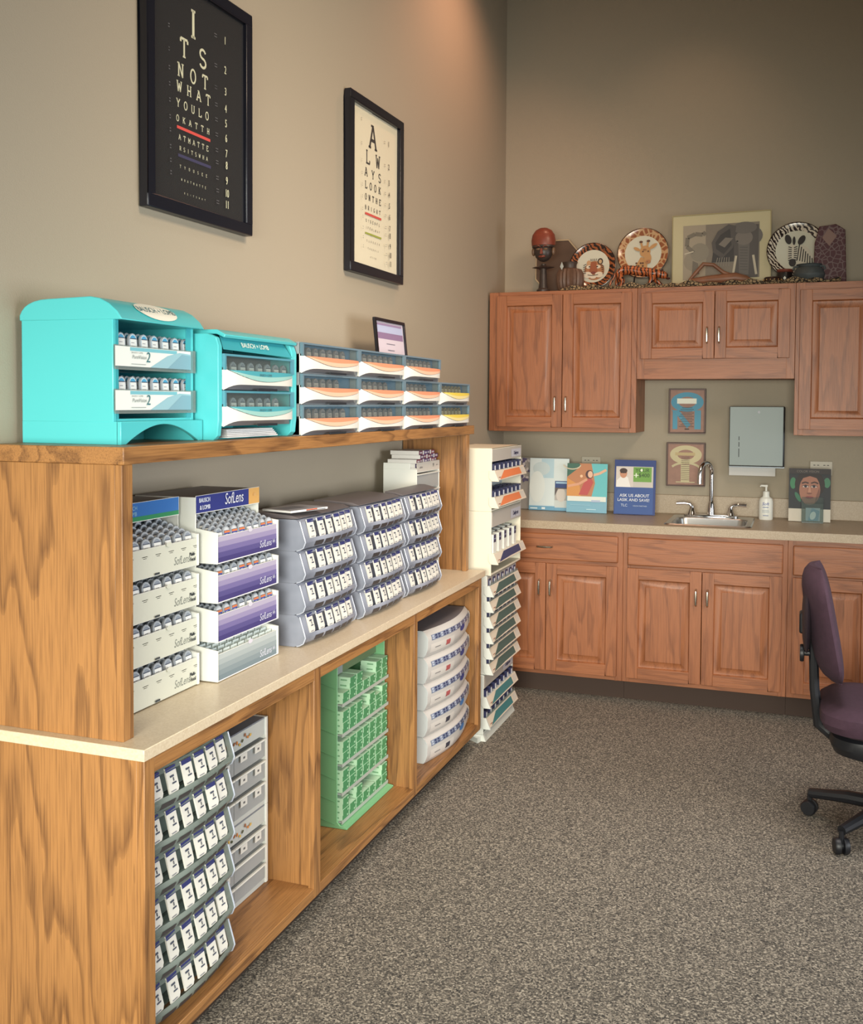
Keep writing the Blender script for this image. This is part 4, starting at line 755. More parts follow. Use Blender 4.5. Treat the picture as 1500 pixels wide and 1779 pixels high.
# ------------------------------------------------------------------ bay 2: green rack
GR = mat('mint_green_plastic', (122, 180, 132), .35)
X, Y, Z = .0, 2.985, .1198; t = thing('green_rack', 'mint green tiered rack in the middle open bay', 'display rack', (X, Y, Z)); W = .405
def sidep(y0, y1): return B().prism([(.03, 0), (.262, 0), (.262, .006), (.236, .010), (.226, .022), (.226, .59), (.03, .59)], 'y', y0, y1, GR)
part('side_panel', sidep(0, .004), t, .001); part('side_panel', sidep(W - .004, W), t, .001); part('back_board', B().box(.03, .034, .004, W - .004, 0, .59, GR), t)
part('foot_tray', B().prism([(.10, 0), (.262, 0), (.265, .005), (.24, .009), (.226, .022), (.10, .022)], 'y', .004, W - .004, GR), t)
for k in range(7):
    b = B(); b.tube([(.05, -.0008, .04 + .075 * k), (.12, -.0008, .038 + .075 * k), (.22, -.0008, .012 + .075 * k)], .0009, mat('mint_rib', (108, 164, 118), .4), 6); part('side_rib', b, t)
part('header_panel', B().box(.19, .193, .004, W - .004, .49, .56, mat('sage_header', (96, 116, 84), .5)).box(.193, .194, .05, .11, .49, .56, flat((140, 146, 146))).box(.193, .194, .25, .29, .53, .57, flat((196, 214, 208))), t)
zr_ = [.022, .115, .211, .311, .411]; cnt = [[4, 2, 4, 2, 2, 2, 4], [4, 3, 4, 4, 4, 4, 4], [4] * 7, [4, 4, 4, 2, 4, 3, 4], [2, 4, 4, 2, 2, 4, 4]]
for k, z in enumerate(zr_):
    part('clear_shelf', B().box(.10, .242, .004, W - .004, z - .004, z - .001, FROST).box(.240, .243, .004, W - .004, z - .008, z + .003, mat('shelf_lip', (170, 178, 170), .2)), t)
    for c in range(7):
        for q in range(cnt[k][c]):
            def mk():
                b = B().box(-.06, 0, 0, .046, 0, .0185, mat('mint_box_side', (186, 222, 190), .5)); b.box(-.0005, .0012, .001, .045, .001, .0178, mat('deep_green_face', (70, 138, 92), .45)); b.box(.001, .0017, .034, .04, .007, .013, flat((176, 214, 180))); b.box(-.035, -.012, -.0006, .0002, .006, .011, flat((120, 166, 128))); return b
            solo('contact_box', mk, 'green-fronted lens box in the %s row of the mint rack' % ('bottom', 'fourth', 'third', 'second', 'top')[k], 'box', (.240 + .002 * (q % 2), Y + .012 + .0555 * c, Z + z + q * .0187), 'green boxes in the %s row of the rack' % ('bottom', 'fourth', 'third', 'second', 'top')[k], key='gbox')
# ------------------------------------------------------------------ bay 3: five curved white drawers
def curved(loc, k, label):
    W, H = .52, .1035; t = thing('curved_drawer_box', label, 'drawer box', loc, 'curved white drawers in the far bay'); WB = mat('curved_white', (214, 222, 224), .35)
    pz = [(0, -.016), (.1, -.008), (.3, 0), (.7, .002), (.85, -.004), (1, -.02)]
    def pr(v):
        for (a, x), (c, y) in zip(pz, pz[1:]):
            if v <= c: return x + (y - x) * (v - a) / (c - a)
        return pz[-1][1]
    S = lambda u, v, o=0: (pr(v) + .036 * math.sin(PI * u) + o, W * u, H * v)
    side = [(-.18, 0)] + [(pr(v / 10), H * v / 10) for v in range(11)] + [(-.18, H)]
    part('housing', lambda: B().prism(side, 'y', 0, .008, WB).prism(side, 'y', W - .008, W, WB).box(-.18, -.176, .008, W - .008, 0, H, WB).box(-.176, -.03, .008, W - .008, 0, .003, WB).grid(lambda u, v: (-.176 + (.176 + S(u, 1)[0]) * v, W * u, H), 16, 2, mat('curved_top', (132, 128, 136), .45) if k == 4 else WB), t, .001, key='ch%d' % (k == 4))
    d = part('curved_front', lambda: B().grid(lambda u, v: S(u, v), 18, 10, mat('curved_front', (198, 194, 190), .4)), t, key='cf')
    part('window_strip', lambda: B().grid(lambda u, v: S(.05 + .9 * u, .62 + .20 * v, .0012), 18, 2, mat('window_bluegrey', (120, 132, 156), .25)), d, key='cw')
    def pk():
        b = B(); 
        for i in range(20): b.grid(lambda u, v: S(.06 + .042 * i + .026 * u, .66 + .14 * v, .002), 1, 1, mat('peek_navy', (52, 58, 92), .4) if i % 3 else mat('peek_pale', (176, 182, 196), .4))
        return b
    part('visible_packs', pk, d, key='cp')
    def pl():
        b = B(); b.grid(lambda u, v: S(.04 + .38 * u, .14 + .34 * v, .0012), 6, 2, mat('curved_label', (212, 206, 200), .5)); b.grid(lambda u, v: S(.27 + .07 * u, .22 + .2 * v, .002), 2, 2, flat((176, 90, 90)) if k > 1 else flat((60, 60, 74))); b.grid(lambda u, v: S(.1 + .08 * u, .3 + .03 * v, .002), 2, 1, flat((120, 116, 116)))
        cu, cv = .62, .56; n = 16; b.add([S(cu, cv, .0022)] + [S(cu + .07 * math.cos(2 * PI * i / n), cv + .12 * math.sin(2 * PI * i / n), .0022) for i in range(n)], [(0, i + 1, (i + 1) % n + 1) for i in range(n)], flat((54, 64, 128) if k > 1 else (70, 120, 180))); return b
    part('label', pl, d, key='cl%d' % (k > 1)); part('end_grip', lambda: B().grid(lambda u, v: S(.955 + .045 * u, .35 + .5 * v, .003), 2, 4, WHITE), d, key='cg')
for k in range(5): curved((.300, 3.645, .1198 + k * .104), k, 'white curved-front drawer in the far bay, %s of five' % ('lowest', 'fourth', 'middle', 'second', 'topmost')[k])
# ------------------------------------------------------------------ white tower of dispensers between unit and back cabinets
NAVY = mat('navy_pack', (44, 48, 84), .45)
def small_box():
    return B().box(-.04, 0, 0, .034, 0, .03, NAVY).box(-.0005, .0012, .010, .024, .001, .022, flat((214, 216, 224)))
def tall_box():
    return B().box(-.03, 0, 0, .04, 0, .085, WHITE).box(-.0005, .0012, .004, .036, .05, .084, NAVY).box(.001, .0016, .008, .03, .064, .068, flat((150, 160, 190)))
def module(z0, z1, xf, y0, y1, m, label, trays, hh, txt, strip, D=.24):
    t = thing('dispenser_module', label, 'display rack', (xf, y0, z0), 'stacked white dispensers by the back cabinets'); W, H = y1 - y0, z1 - z0
    b = B(); b.box(-D, 0, 0, .006, 0, H, m); b.box(-D, 0, W - .006, W, 0, H, m); b.box(-D, -D + .004, .006, W - .006, 0, H, m); b.box(-D, 0, .006, W - .006, H - .004, H, m); b.box(-D, 0, .006, W - .006, 0, .008, m); part('case', b, t, .003, seg=3)
    part('header', B().box(-.003, .002, .006, W - .006, H - hh, H - .004, mat('module_header', (182, 176, 168), .5)), t); a = Art('+x', (.0025, 0, H - hh)); a.rect(W * .62, hh * .12, W * .96, hh * .75, (190, 190, 200)); a.text(txt, W * .79, hh * .42, hh * .42, (60, 58, 96), .95, 0, .0004); part('lettering', a, t)
    part('inner_back', B().box(-.10, -.096, .006, W - .006, .008, H - .004, mat('module_inner', (176, 188, 196), .5)), t)
    for i, (tz, kind) in enumerate(trays):
        tz -= z0; tr = part('tray', B().box(-.09, .012, .006, W - .006, tz, tz + .003, m), t)
        def lip():
            b = B(); b.add([(.012, .012, .003), (.012, W - .004, .003), (.030, W - .004, -.038), (.030, .012, -.038), (.010, .012, .001), (.010, W - .004, .001), (.028, W - .004, -.040), (.028, .012, -.040)], [(0, 1, 2, 3), (4, 5, 6, 7), (0, 1, 5, 4), (2, 3, 7, 6)], mat('lip_pale', (222, 210, 192), .4)); return b
        l = part('label_lip', lip, tr, key=('lip', round(W, 3))); l.location.z = tz
        def lab():
            q = lambda y, s, o=.0008: (.012 + .018 * s + o, y, .003 - .041 * s + o * .4); b = B(); c = flat(strip); b.add([q(.04, .95), q(W * .3, .12), q(W * .82, .12), q(W * .82, .86), q(W * .45, .86)], [(0, 1, 2, 3, 4)], c); b.add([q(.03, .7), q(.06, .7), q(.06, .78), q(.03, .78)], [(0, 1, 2, 3)], flat((150, 90, 70))); b.add([q(W * .86, .15), q(W * .97, .15), q(W * .97, .8), q(W * .86, .8)], [(0, 1, 2, 3)], flat((206, 200, 190))); return b
        l = part('label_print', lab, tr, key=('lab', strip, round(W, 3))); l.location.z = tz
        l = part('end_tab', lambda: B().prism([(-.012, .004), (.012, .006), (.034, -.044), (.0, -.044), (-.012, -.03)], 'y', -.0015, .010, m), tr, .001, key=('tab', m.name)); l.location.z = tz
        if kind == 'clear': part('clear_guard', B().box(.010, .012, .02, W - .01, tz, tz + .014, CLEAR), tr)
        nm = '%s tray' % ('lowest', 'second', 'third', 'fourth', 'fifth', 'sixth')[i] if len(trays) > 1 else 'tray'
        rows = 2 if kind in ('two', 'tall') else 1; n = 7 if kind != 'tall' else 6
        for r in range(rows):
            for c in range(n):
                if kind == 'tall' and c > 4 and r == 0: continue
                solo('lens_carton', tall_box if kind == 'tall' else small_box, 'navy and white lens carton in the %s of the %s dispenser' % (nm, txt2[label]), 'box', (xf + .006 - .046 * r, y0 + .018 + c * (W - .08) / (n - 1), z0 + tz + .0035), 'cartons in the %s, %s dispenser' % (nm, txt2[label]), key='sb' + str(kind == 'tall'))
LT = ['cream dispenser with two orange-striped trays, top of the white tower', 'cream dispenser with one dark-striped tray of tall cartons, second in the white tower', 'white dispenser with six green-striped trays in the white tower', 'white dispenser with two teal-striped trays, foot of the white tower']
txt2 = dict(zip(LT, ('top cream', 'second cream', 'six-tray', 'bottom')))
CR2 = mat('tower_cream', (232, 226, 206), .4); TW = mat('tower_white', (212, 216, 210), .4)
module(1.036, 1.318, .345, 4.345, 4.86, CR2, LT[0], [(1.096, 'two'), (1.216, 'two')], .058, 'Dailycon', (220, 124, 76))
module(.748, 1.0345, .345, 4.345, 4.86, CR2, LT[1], [(.842, 'tall')], .07, 'Dailycon', (52, 56, 96))
module(.300, .7465, .330, 4.33, 4.83, TW, LT[2], [(.345 + .0705 * k, 'clear') for k in range(6)], .05, 'Dailycon', (66, 92, 88), D=.22)
module(.030, .2985, .322, 4.32, 4.82, TW, LT[3], [(.10, 'clear'), (.195, 'two')], .06, 'Dailycon', (60, 120, 124), D=.22)
solo('tower_foot', B().box(.11, .322, 4.32, 4.82, 0, .0295, TW).prism([(.322, 0), (.334, 0), (.322, .0295)], 'y', 4.32, 4.82, TW).prism([(.262, 4.32), (.312, 4.32), (.306, 4.285)], 'z', .0, .022, TW), 'low white plinth on the carpet under the dispenser tower', 'plinth')
#@@PART3
# ------------------------------------------------------------------ keepsakes on top of the wall cabinets
ZT = 2.1365
def skin(name, P, E, rad, m, parent=None, sub=2):
    me = bpy.data.meshes.new(name); me.from_pydata(P, E, []); me.materials.append(m); o = bpy.data.objects.new(name, me); COL.objects.link(o)
    md = o.modifiers.new('skin', 'SKIN'); md.use_smooth_shade = True
    for v, r in zip(me.skin_vertices[0].data, rad): v.radius = (r, r) if not isinstance(r, tuple) else r
    me.skin_vertices[0].data[0].use_root = True
    s = o.modifiers.new('sub', 'SUBSURF'); s.levels = sub; s.render_levels = sub; o.parent = parent; return o
def banded(name, c1, c2, scale, dist=3, axis='X', width=.5, rough=.35):
    if name in MC: return MC[name]
    m = bpy.data.materials.new(name); m.use_nodes = True; nt = m.node_tree; N = nt.nodes.new; b = nt.nodes['Principled BSDF']
    tc = N('ShaderNodeTexCoord'); w_ = N('ShaderNodeTexWave'); w_.bands_direction = axis; w_.inputs['Scale'].default_value = scale; w_.inputs['Distortion'].default_value = dist; w_.inputs['Detail Scale'].default_value = 2
    nt.links.new(tc.outputs['Object'], w_.inputs['Vector']); cr = N('ShaderNodeValToRGB'); e = cr.color_ramp.elements; e[0].position = width - .06; e[0].color = lin(c2); e[1].position = width + .06; e[1].color = lin(c1)
    nt.links.new(w_.outputs['Fac'], cr.inputs[0]); nt.links.new(cr.outputs[0], b.inputs['Base Color']); b.inputs['Roughness'].default_value = rough; MC[name] = m; return m
def spotted(name, c1, c2, scale, rough=.6, thr=.42):
    if name in MC: return MC[name]
    m = bpy.data.materials.new(name); m.use_nodes = True; nt = m.node_tree; N = nt.nodes.new; b = nt.nodes['Principled BSDF']
    tc = N('ShaderNodeTexCoord'); v = N('ShaderNodeTexVoronoi'); v.feature = 'DISTANCE_TO_EDGE'; v.inputs['Scale'].default_value = scale; nt.links.new(tc.outputs['Object'], v.inputs['Vector'])
    cr = N('ShaderNodeValToRGB'); e = cr.color_ramp.elements; e[0].position = thr * .2; e[0].color = lin(c1); e[1].position = thr * .3; e[1].color = lin(c2)
    nt.links.new(v.outputs['Distance'], cr.inputs[0]); nt.links.new(cr.outputs[0], b.inputs['Base Color']); b.inputs['Roughness'].default_value = rough; MC[name] = m; return m
# carved figure
yq = 5.50; x0, zz = at(945, 395, yq); t = thing('carved_figure', 'tall carved wooden head figure with round red-brown headdress, first on the cabinet tops', 'figurine', (x0, yq, ZT)); Hf = zz - ZT
RB = mat('redbrown_wood', (122, 58, 42), .35, var=.12, vscale=30); DW = mat('dark_carved_wood', (56, 46, 42), .4, var=.25, vscale=40)
part('base', B().lathe([(.001, 0), (.036, 0), (.036, .012), (.026, .022), (.022, .05), (.02, .09), (.017, .13), (.014, .155)], (0, 0, 0), DW), t)
part('arms_disc', B().lathe([(.012, .122), (.03, .128), (.064, .136), (.03, .146), (.012, .15)], (0, 0, 0), DW, sy=.5), t)
b = B(); b.ell((0, 0, .225), (.052, .042, .058), DW); b.prism([(-.008, .205), (.008, .205), (.004, .235), (-.004, .235)], 'y', -.052, -.03, RB); b.ell((0, -.036, .193), (.02, .01, .007), RB)
for s_ in (-1, 1): b.ell((s_ * .02, -.038, .232), (.013, .007, .006), mat('carved_highlight', (112, 86, 66), .4)); b.tube([(s_ * .006, -.042, .245), (s_ * .02, -.044, .252), (s_ * .038, -.032, .246)], .003, RB, 6)
part('head', b, t)
for s_ in (-1, 1): part('ear', B().ell((s_ * .056, 0, .225), (.01, .014, .024), mat('carved_highlight', (112, 86, 66), .4)), t)
part('headdress', B().lathe([(.05, .252), (.066, .262), (.068, .29), (.062, .32), (.045, .345), (.02, .358), (.001, .36)], (0, 0, Hf - .362), RB, sy=.7), t); part('headband', B().lathe([(.052, .247), (.064, .252), (.062, .268), (.05, .27)], (0, 0, Hf - .362), DW, sy=.72), t)
# octagonal tray
yq = 5.70; xa, za_ = at(932, 418, yq); xb, _ = at(1012, 418, yq); Wd = xb - xa; t = thing('octagonal_tray', 'dark brown octagonal board with pale edge leaning behind the ribbed vase', 'tray', ((xa + xb) / 2, yq, ZT + (za_ - ZT) / 2), rot=(-.10, 0, 0)); r = (za_ - ZT) / 2
oc = [(Wd / 2 * 1.08 * math.cos(math.radians(22.5 + 45 * i)), r * 1.075 * math.sin(math.radians(22.5 + 45 * i))) for i in range(8)]; oi = [(x * .955, z * .955) for x, z in oc]
part('board', B().prism(oi, 'y', -.008, .0, mat('tray_brown', (84, 66, 54), .4, var=.15, vscale=20)), t); b = B()
for i in range(8):
    j = (i + 1) % 8; b.add([(oc[i][0], -.012, oc[i][1]), (oc[j][0], -.012, oc[j][1]), (oi[j][0], -.012, oi[j][1]), (oi[i][0], -.012, oi[i][1]), (oc[i][0], .002, oc[i][1]), (oc[j][0], .002, oc[j][1]), (oi[j][0], .002, oi[j][1]), (oi[i][0], .002, oi[i][1])], [(0, 1, 2, 3), (4, 7, 6, 5), (0, 4, 5, 1), (3, 2, 6, 7)], mat('tray_rim', (176, 158, 128), .35))
part('rim', b, t)
# ribbed vase
yq = 5.585; xv, _ = at(991, 480, yq); t = thing('ribbed_vase', 'squat brown ribbed vase with short neck beside the carved figure', 'vase', (xv, yq, ZT)); ztop = at(991, 456, yq)[1] - ZT
def ribbed(prof, m, n=20, amp=.05, seg=80):
    b = B(); v = []
    for r, h in prof:
        for q in range(seg): a = 2 * PI * q / seg; rr_ = r * (1 + amp * math.cos(n * a)); v.append((rr_ * math.cos(a), rr_ * math.sin(a), h))
    b.add(v, [(i * seg + q, i * seg + (q + 1) % seg, (i + 1) * seg + (q + 1) % seg, (i + 1) * seg + q) for i in range(len(prof) - 1) for q in range(seg)] + [list(range(seg))[::-1]], m); return b
part('body', ribbed([(.05, 0), (.066, .02), (.074, .06), (.072, ztop * .62), (.06, ztop * .76), (.036, ztop * .80)], mat('vase_brown', (98, 74, 60), .45, var=.2, vscale=30)), t); part('neck', B().lathe([(.036, ztop * .78), (.034, ztop * .9), (.042, ztop), (.036, ztop), (.03, ztop * .9)], (0, 0, 0), mat('vase_neck', (72, 58, 50), .45)), t)
part('pendant', B().prism([(-.034, ztop * .72), (-.024, ztop * .83), (-.034, ztop * .98), (-.044, ztop * .83)], 'y', -.062, -.058, mat('pendant_pale', (170, 176, 172), .2)), t)
# plates
def plate(label, px, py, rpx, yq, rim1, rim2, kind, art):
    x, z = at(px, py, yq); r = rpx / 1759.9 * (yq * .945 + x * 0 + .2); t = thing('decorative_plate', label, 'plate', (x, yq, z), 'animal plates on the cabinet tops', rot=(-.12, 0, 0))
    m = banded('rim_' + kind, rim1, rim2, 26 if kind == 'zebra' else 22, 5, 'DIAGONAL', .5, .15) if kind != 'giraffe' else spotted('rim_giraffe', rim2, rim1, 34, .15, .5)
    part('rim', B().lathe([(r * .70, -.006), (r * .74, -.010), (r * .97, -.020), (r, -.018), (r, -.014), (r * .9, -.006), (r * .72, .0)], (0, 0, 0), m, axis='y', seg=48, cap=False), t)
    part('edge_band', B().lathe([(r * .985, -.021), (r * 1.01, -.020), (r * 1.01, -.014), (r * .985, -.014), (r * .985, -.021)], (0, 0, 0), mat('plate_edge', (44, 30, 26), .25), axis='y', seg=48, cap=False), t)
    part('well', B().lathe([(.0005, -.0065), (r * .72, -.0075), (r * .72, 0), (.0005, 0)], (0, 0, 0), mat('plate_white', (206, 206, 190), .2), axis='y', seg=40), t)
    a = Art('-y', (0, -.0082, 0)); art(a, r * .7); part('painted_animal', a, t); return x, z, r
def a_tiger(a, r):
    o = (150, 84, 52); k = (44, 34, 32); w_ = (216, 206, 186)
    a.oval(.1 * r, -.28 * r, .62 * r, .6 * r, (172, 116, 76)); a.oval(.45 * r, .28 * r, .17 * r, .2 * r, k); a.oval(.45 * r, .27 * r, .1 * r, .13 * r, (190, 160, 120)); a.oval(-.25 * r, .2 * r, .14 * r, .16 * r, (190, 150, 110)); a.oval(-.25 * r, -.05 * r, .16 * r, .11 * r, w_); a.oval(.32 * r, -.05 * r, .16 * r, .11 * r, w_); a.poly([(-.12 * r, .25 * r), (.2 * r, .25 * r), (.32 * r, -.5 * r), (-.24 * r, -.5 * r)], o)
    a.oval(-.32 * r, -.55 * r, .3 * r, .2 * r, w_); a.oval(.4 * r, -.55 * r, .26 * r, .18 * r, w_); a.oval(.04 * r, -.42 * r, .15 * r, .08 * r, (120, 60, 50)); a.oval(.04 * r, -.68 * r, .2 * r, .12 * r, w_); a.line([(-.3 * r, -.55 * r), (0, -.6 * r), (.35 * r, -.55 * r)], .04 * r, k)
    a.oval(-.2 * r, -.04 * r, .05 * r, .04 * r, k); a.oval(.28 * r, -.04 * r, .05 * r, .04 * r, k)
    for i in range(5): a.line([(.5 * r + .03 * i * r, .05 * r - .14 * i * r), (.7 * r, -.05 * r - .12 * i * r)], .04 * r, k); a.line([(-.4 * r, .12 * r - .14 * i * r), (-.58 * r, .04 * r - .12 * i * r)], .04 * r, k)
    for i in range(4): a.line([(-.1 * r + .1 * i * r, .3 * r), (-.12 * r + .12 * i * r, .44 * r)], .035 * r, k)
def a_giraffe(a, r):
    c = (186, 142, 92); k = (92, 62, 44)
    a.poly([(-.55 * r, -.98 * r), (.25 * r, -.98 * r), (.28 * r, -.3 * r), (-.12 * r, -.2 * r)], c)
    for i in range(9): a.oval((-.35 + .12 * (i % 4)) * r, (-.88 + .16 * (i // 3)) * r, .06 * r, .06 * r, k, 7)
    a.oval(.12 * r, .1 * r, .30 * r, .34 * r, c); a.oval(.28 * r, -.3 * r, .2 * r, .32 * r, c); a.oval(.3 * r, -.5 * r, .15 * r, .12 * r, (166, 116, 78)); a.oval(-.34 * r, .25 * r, .2 * r, .09 * r, c, 20, -.5); a.oval(.56 * r, .38 * r, .26 * r, .1 * r, c, 20, .6)
    a.line([(-.05 * r, .35 * r), (-.12 * r, .62 * r)], .11 * r, c); a.line([(.24 * r, .38 * r), (.28 * r, .66 * r)], .11 * r, c); a.oval(-.12 * r, .65 * r, .1 * r, .07 * r, k); a.oval(.29 * r, .69 * r, .1 * r, .07 * r, k); a.oval(.0, .1 * r, .05 * r, .04 * r, k); a.oval(.3 * r, .1 * r, .05 * r, .04 * r, k); a.oval(.1 * r, .2 * r, .1 * r, .05 * r, (150, 104, 66)); a.oval(.26 * r, -.5 * r, .03 * r, .02 * r, k)
def a_zebra(a, r):
    k = (40, 34, 34); w_ = (200, 194, 178)
    a.poly([(.0, -.9 * r), (.9 * r, -.5 * r), (.55 * r, .1 * r), (.2 * r, .32 * r), (-.05 * r, 0)], w_)
    for i in range(7): a.line([(.12 * r + .1 * i * r, .3 * r - .12 * i * r), (.02 * r + .12 * i * r, -.5 * r - .04 * i * r)], .05 * r, k)
    a.oval(-.2 * r, -.15 * r, .24 * r, .5 * r, w_); a.oval(-.2 * r, -.62 * r, .17 * r, .2 * r, k); a.oval(-.42 * r, .58 * r, .15 * r, .26 * r, k, 20, .3); a.oval(.22 * r, .52 * r, .15 * r, .26 * r, k, 20, -.5); a.oval(-.14 * r, .5 * r, .07 * r, .22 * r, k)
    for i in range(7): a.line([(-.4 * r, .2 * r - .12 * i * r), (-.24 * r, .14 * r - .1 * i * r)], .045 * r, k); a.line([(.02 * r, .2 * r - .12 * i * r), (-.14 * r, .14 * r - .1 * i * r)], .045 * r, k)
plate('smaller plate painted with a tiger face, striped orange rim, leaning behind the vase', 1031, 463, 41, 5.66, (158, 92, 56), (48, 34, 30), 'tiger', a_tiger)
g = plate('plate painted with a giraffe head, brown patched rim, behind the tiger figurine', 1118, 441, 44, 5.69, (150, 92, 62), (196, 160, 120), 'giraffe', a_giraffe)
z_ = plate('plate painted with a zebra head, black and white striped rim', 1385, 436, 47, 5.68, (206, 196, 180), (44, 34, 34), 'zebra', a_zebra)
for (q, lb) in ((g, 'dark easel holding up the giraffe plate'), (z_, 'dark easel holding up the zebra plate')):
    b = B(); zl = q[1] - q[2]; yy = 5.672
    for s_ in (-1, 1): b.tube([(q[0] + s_ * .045, yy - .03, ZT + .004), (q[0] + s_ * .04, yy - .025, zl + .002), (q[0] + s_ * .02, 5.735, zl + .10)], .004, BLACK, 8); b.tube([(q[0] + s_ * .045, yy - .03, ZT + .004), (q[0] + s_ * .045, 5.74, ZT + .004)], .004, BLACK, 8)
    b.tube([(q[0] - .045, yy + .01, ZT + .004), (q[0] + .045, yy + .01, ZT + .004)], .004, BLACK, 8); solo('plate_easel', b, lb, 'easel')
# elephant picture
yq = 5.70; xa, zt_a = at(1171, 376, yq); xb, zt_b = at(1341, 368, yq); W = xb - xa; Hh = (zt_a + zt_b) / 2 - ZT + .003; t = thing('matted_picture', 'grey elephant picture in a wide cream mat leaning on the wall above the cabinets', 'picture', (xa, yq - .01, ZT + .001), rot=(-.07, -.012, 0))
part('mat_board', B().box(0, W, 0, .006, 0, Hh, mat('cream_mat', (196, 188, 152), .5)), t, .001)
a = Art('-y', (0, -.0005, 0)); m = .055; a.rect(m, .06, W - m, Hh - m, (128, 120, 108)); w_, h_ = W - 2 * m, Hh - m - .06
def P(u, v): return (m + u * w_, .06 + v * h_)
a.poly([P(0, 0), P(.3, 0), P(.3, 1), P(0, 1)], (160, 150, 132)); a.oval(*P(.16, .34), .06, .055, (146, 138, 122)); a.oval(*P(.22, .5), .05, .05, (136, 130, 116)); a.line([P(.14, .5), P(.05, .62), P(.06, .78), P(.16, .84), P(.26, .82), P(.3, .86)], .022, (118, 112, 100)); a.line([P(.02, .48), P(.14, .52)], .006, (196, 188, 168)); a.poly([P(.12, .1), P(.22, .1), P(.2, .3), P(.13, .35)], (112, 106, 96))
g1, g2, g3 = (84, 80, 78), (104, 100, 96), (62, 60, 60)
a.poly([P(.38, .3), P(.68, .3), P(.7, .8), P(.42, .7)], g3); a.oval(*P(.84, .75), .08, .06, g2); a.poly([P(.66, .95), P(.99, .95), P(.98, .0), P(.68, .0)], g1); a.poly([P(.72, .9), P(.88, .9), P(.86, .05), P(.74, .05)], g2); a.oval(*P(.8, .72), .045, .04, (118, 112, 106)); a.line([P(.7, .4), P(.66, .05)], .012, (190, 182, 162)); a.line([P(.92, .4), P(.96, .05)], .012, (190, 182, 162)); a.oval(*P(.81, .90), .062, .032, g2); a.poly([P(.66, .55), P(.52, .36), P(.40, .48), P(.38, .66), P(.46, .86), P(.60, .98), P(.70, .94)], g1); a.poly([P(.64, .60), P(.54, .44), P(.44, .54), P(.43, .66), P(.5, .8), P(.62, .9)], g3); a.poly([P(.66, .72), P(.55, .56), P(.47, .62), P(.56, .74)], (122, 116, 108)); a.oval(*P(.715, .66), .005, .004, (30, 28, 28))
for i in range(9): a.line([P(.75, .55 - .05 * i), P(.85, .54 - .05 * i)], .0015, g3, True)
for i in range(6): a.line([P(.46 + .03 * i, .38), P(.43 + .035 * i, .22)], .004, (136, 130, 120), True)
part('print', a, t)
b = B(); b.box(-.004, 0, -.004, .008, 0, Hh + .004, mat('thin_gilt_edge', (176, 164, 124), .3)); b.box(W, W + .004, -.004, .008, 0, Hh + .004, mat('thin_gilt_edge', (176, 164, 124), .3)); b.box(0, W, -.004, .008, Hh, Hh + .004, mat('thin_gilt_edge', (176, 164, 124), .3)); part('frame', b, t)
# leopard cloth
LEO = spotted('leopard_cloth', (38, 32, 28), (150, 132, 102), 60, .9, .45)
def cl(u, v):
    x = .40 + 1.42 * u; y = 5.444 + .055 * v; h = .012 + .016 * (math.sin(x * 23 + v * 4) * .5 + .5) * (1 - abs(2 * v - 1)) + .010 * math.sin(x * 61 + v * 9) * (1 - abs(2 * v - 1)); return (x, y + .006 * math.sin(x * 40), ZT + max(.002, h * (1 - abs(2 * v - 1) ** 3)))
solo('leopard_cloth', B().grid(cl, 160, 12, LEO), 'leopard-spotted cloth strip crumpled along the cabinet tops', 'cloth')
# tiger figurine
yq = 5.57; xa, z1 = at(1072, 460, yq); xb, _ = at(1160, 475, yq); L = xb - xa; t = thing('tiger_figurine', 'striped orange tiger figurine prowling to the right on the leopard cloth', 'figurine', (xa, yq, ZT + .001))
TG = banded('tiger_fur', (176, 96, 54), (36, 24, 22), 16, 5, 'X', .28, .3); hz = z1 - ZT - .001 - .024
P_ = [(.05 * L, 0, hz * .96), (.25 * L, 0, hz * .98), (.5 * L, 0, hz * .82), (.72 * L, 0, hz * .84), (.84 * L, 0, hz * .72), (.93 * L, 0, hz * .66), (1.02 * L, 0, hz * .58),
      (.08 * L, -.022, hz * .6), (.15 * L, -.026, hz * .42), (.10 * L, -.026, hz * .2), (.13 * L, -.028, .006), (.04 * L, .022, hz * .6), (-.02 * L, .024, hz * .4), (.02 * L, .024, hz * .2), (.04 * L, .024, .006),
      (.72 * L, -.024, hz * .5), (.66 * L, -.028, hz * .26), (.62 * L, -.028, .01), (.74 * L, .022, hz * .5), (.86 * L, .024, hz * .28), (.92 * L, .024, .01),
      (-.02 * L, 0, hz * .8), (-.10 * L, 0, hz * .45), (-.16 * L, 0, hz * .2), (-.22 * L, 0, hz * .14), (.18 * L, -.028, .004), (.09 * L, .026, .004), (.67 * L, -.028, .006), (.97 * L, .024, .006)]
E_ = [(1, 0), (1, 2), (2, 3), (3, 4), (4, 5), (5, 6), (0, 7), (7, 8), (8, 9), (9, 10), (0, 11), (11, 12), (12, 13), (13, 14), (3, 15), (15, 16), (16, 17), (3, 18), (18, 19), (19, 20), (0, 21), (21, 22), (22, 23), (23, 24), (10, 25), (14, 26), (17, 27), (20, 28)]
rd = [.030, .028, .026, .030, .022, .024, .013, .017, .012, .008, .008, .017, .012, .008, .008, .015, .010, .009, .015, .010, .009, .008, .007, .006, .005, .007, .007, .008, .008]
P_ = [P_[1]] + [P_[0]] + P_[2:]; rd = [rd[1], rd[0]] + rd[2:]; sw_ = {0: 1, 1: 0}; E_ = [(sw_.get(i, i), sw_.get(j, j)) for i, j in E_]
skin('body', P_, E_, rd, TG, t)
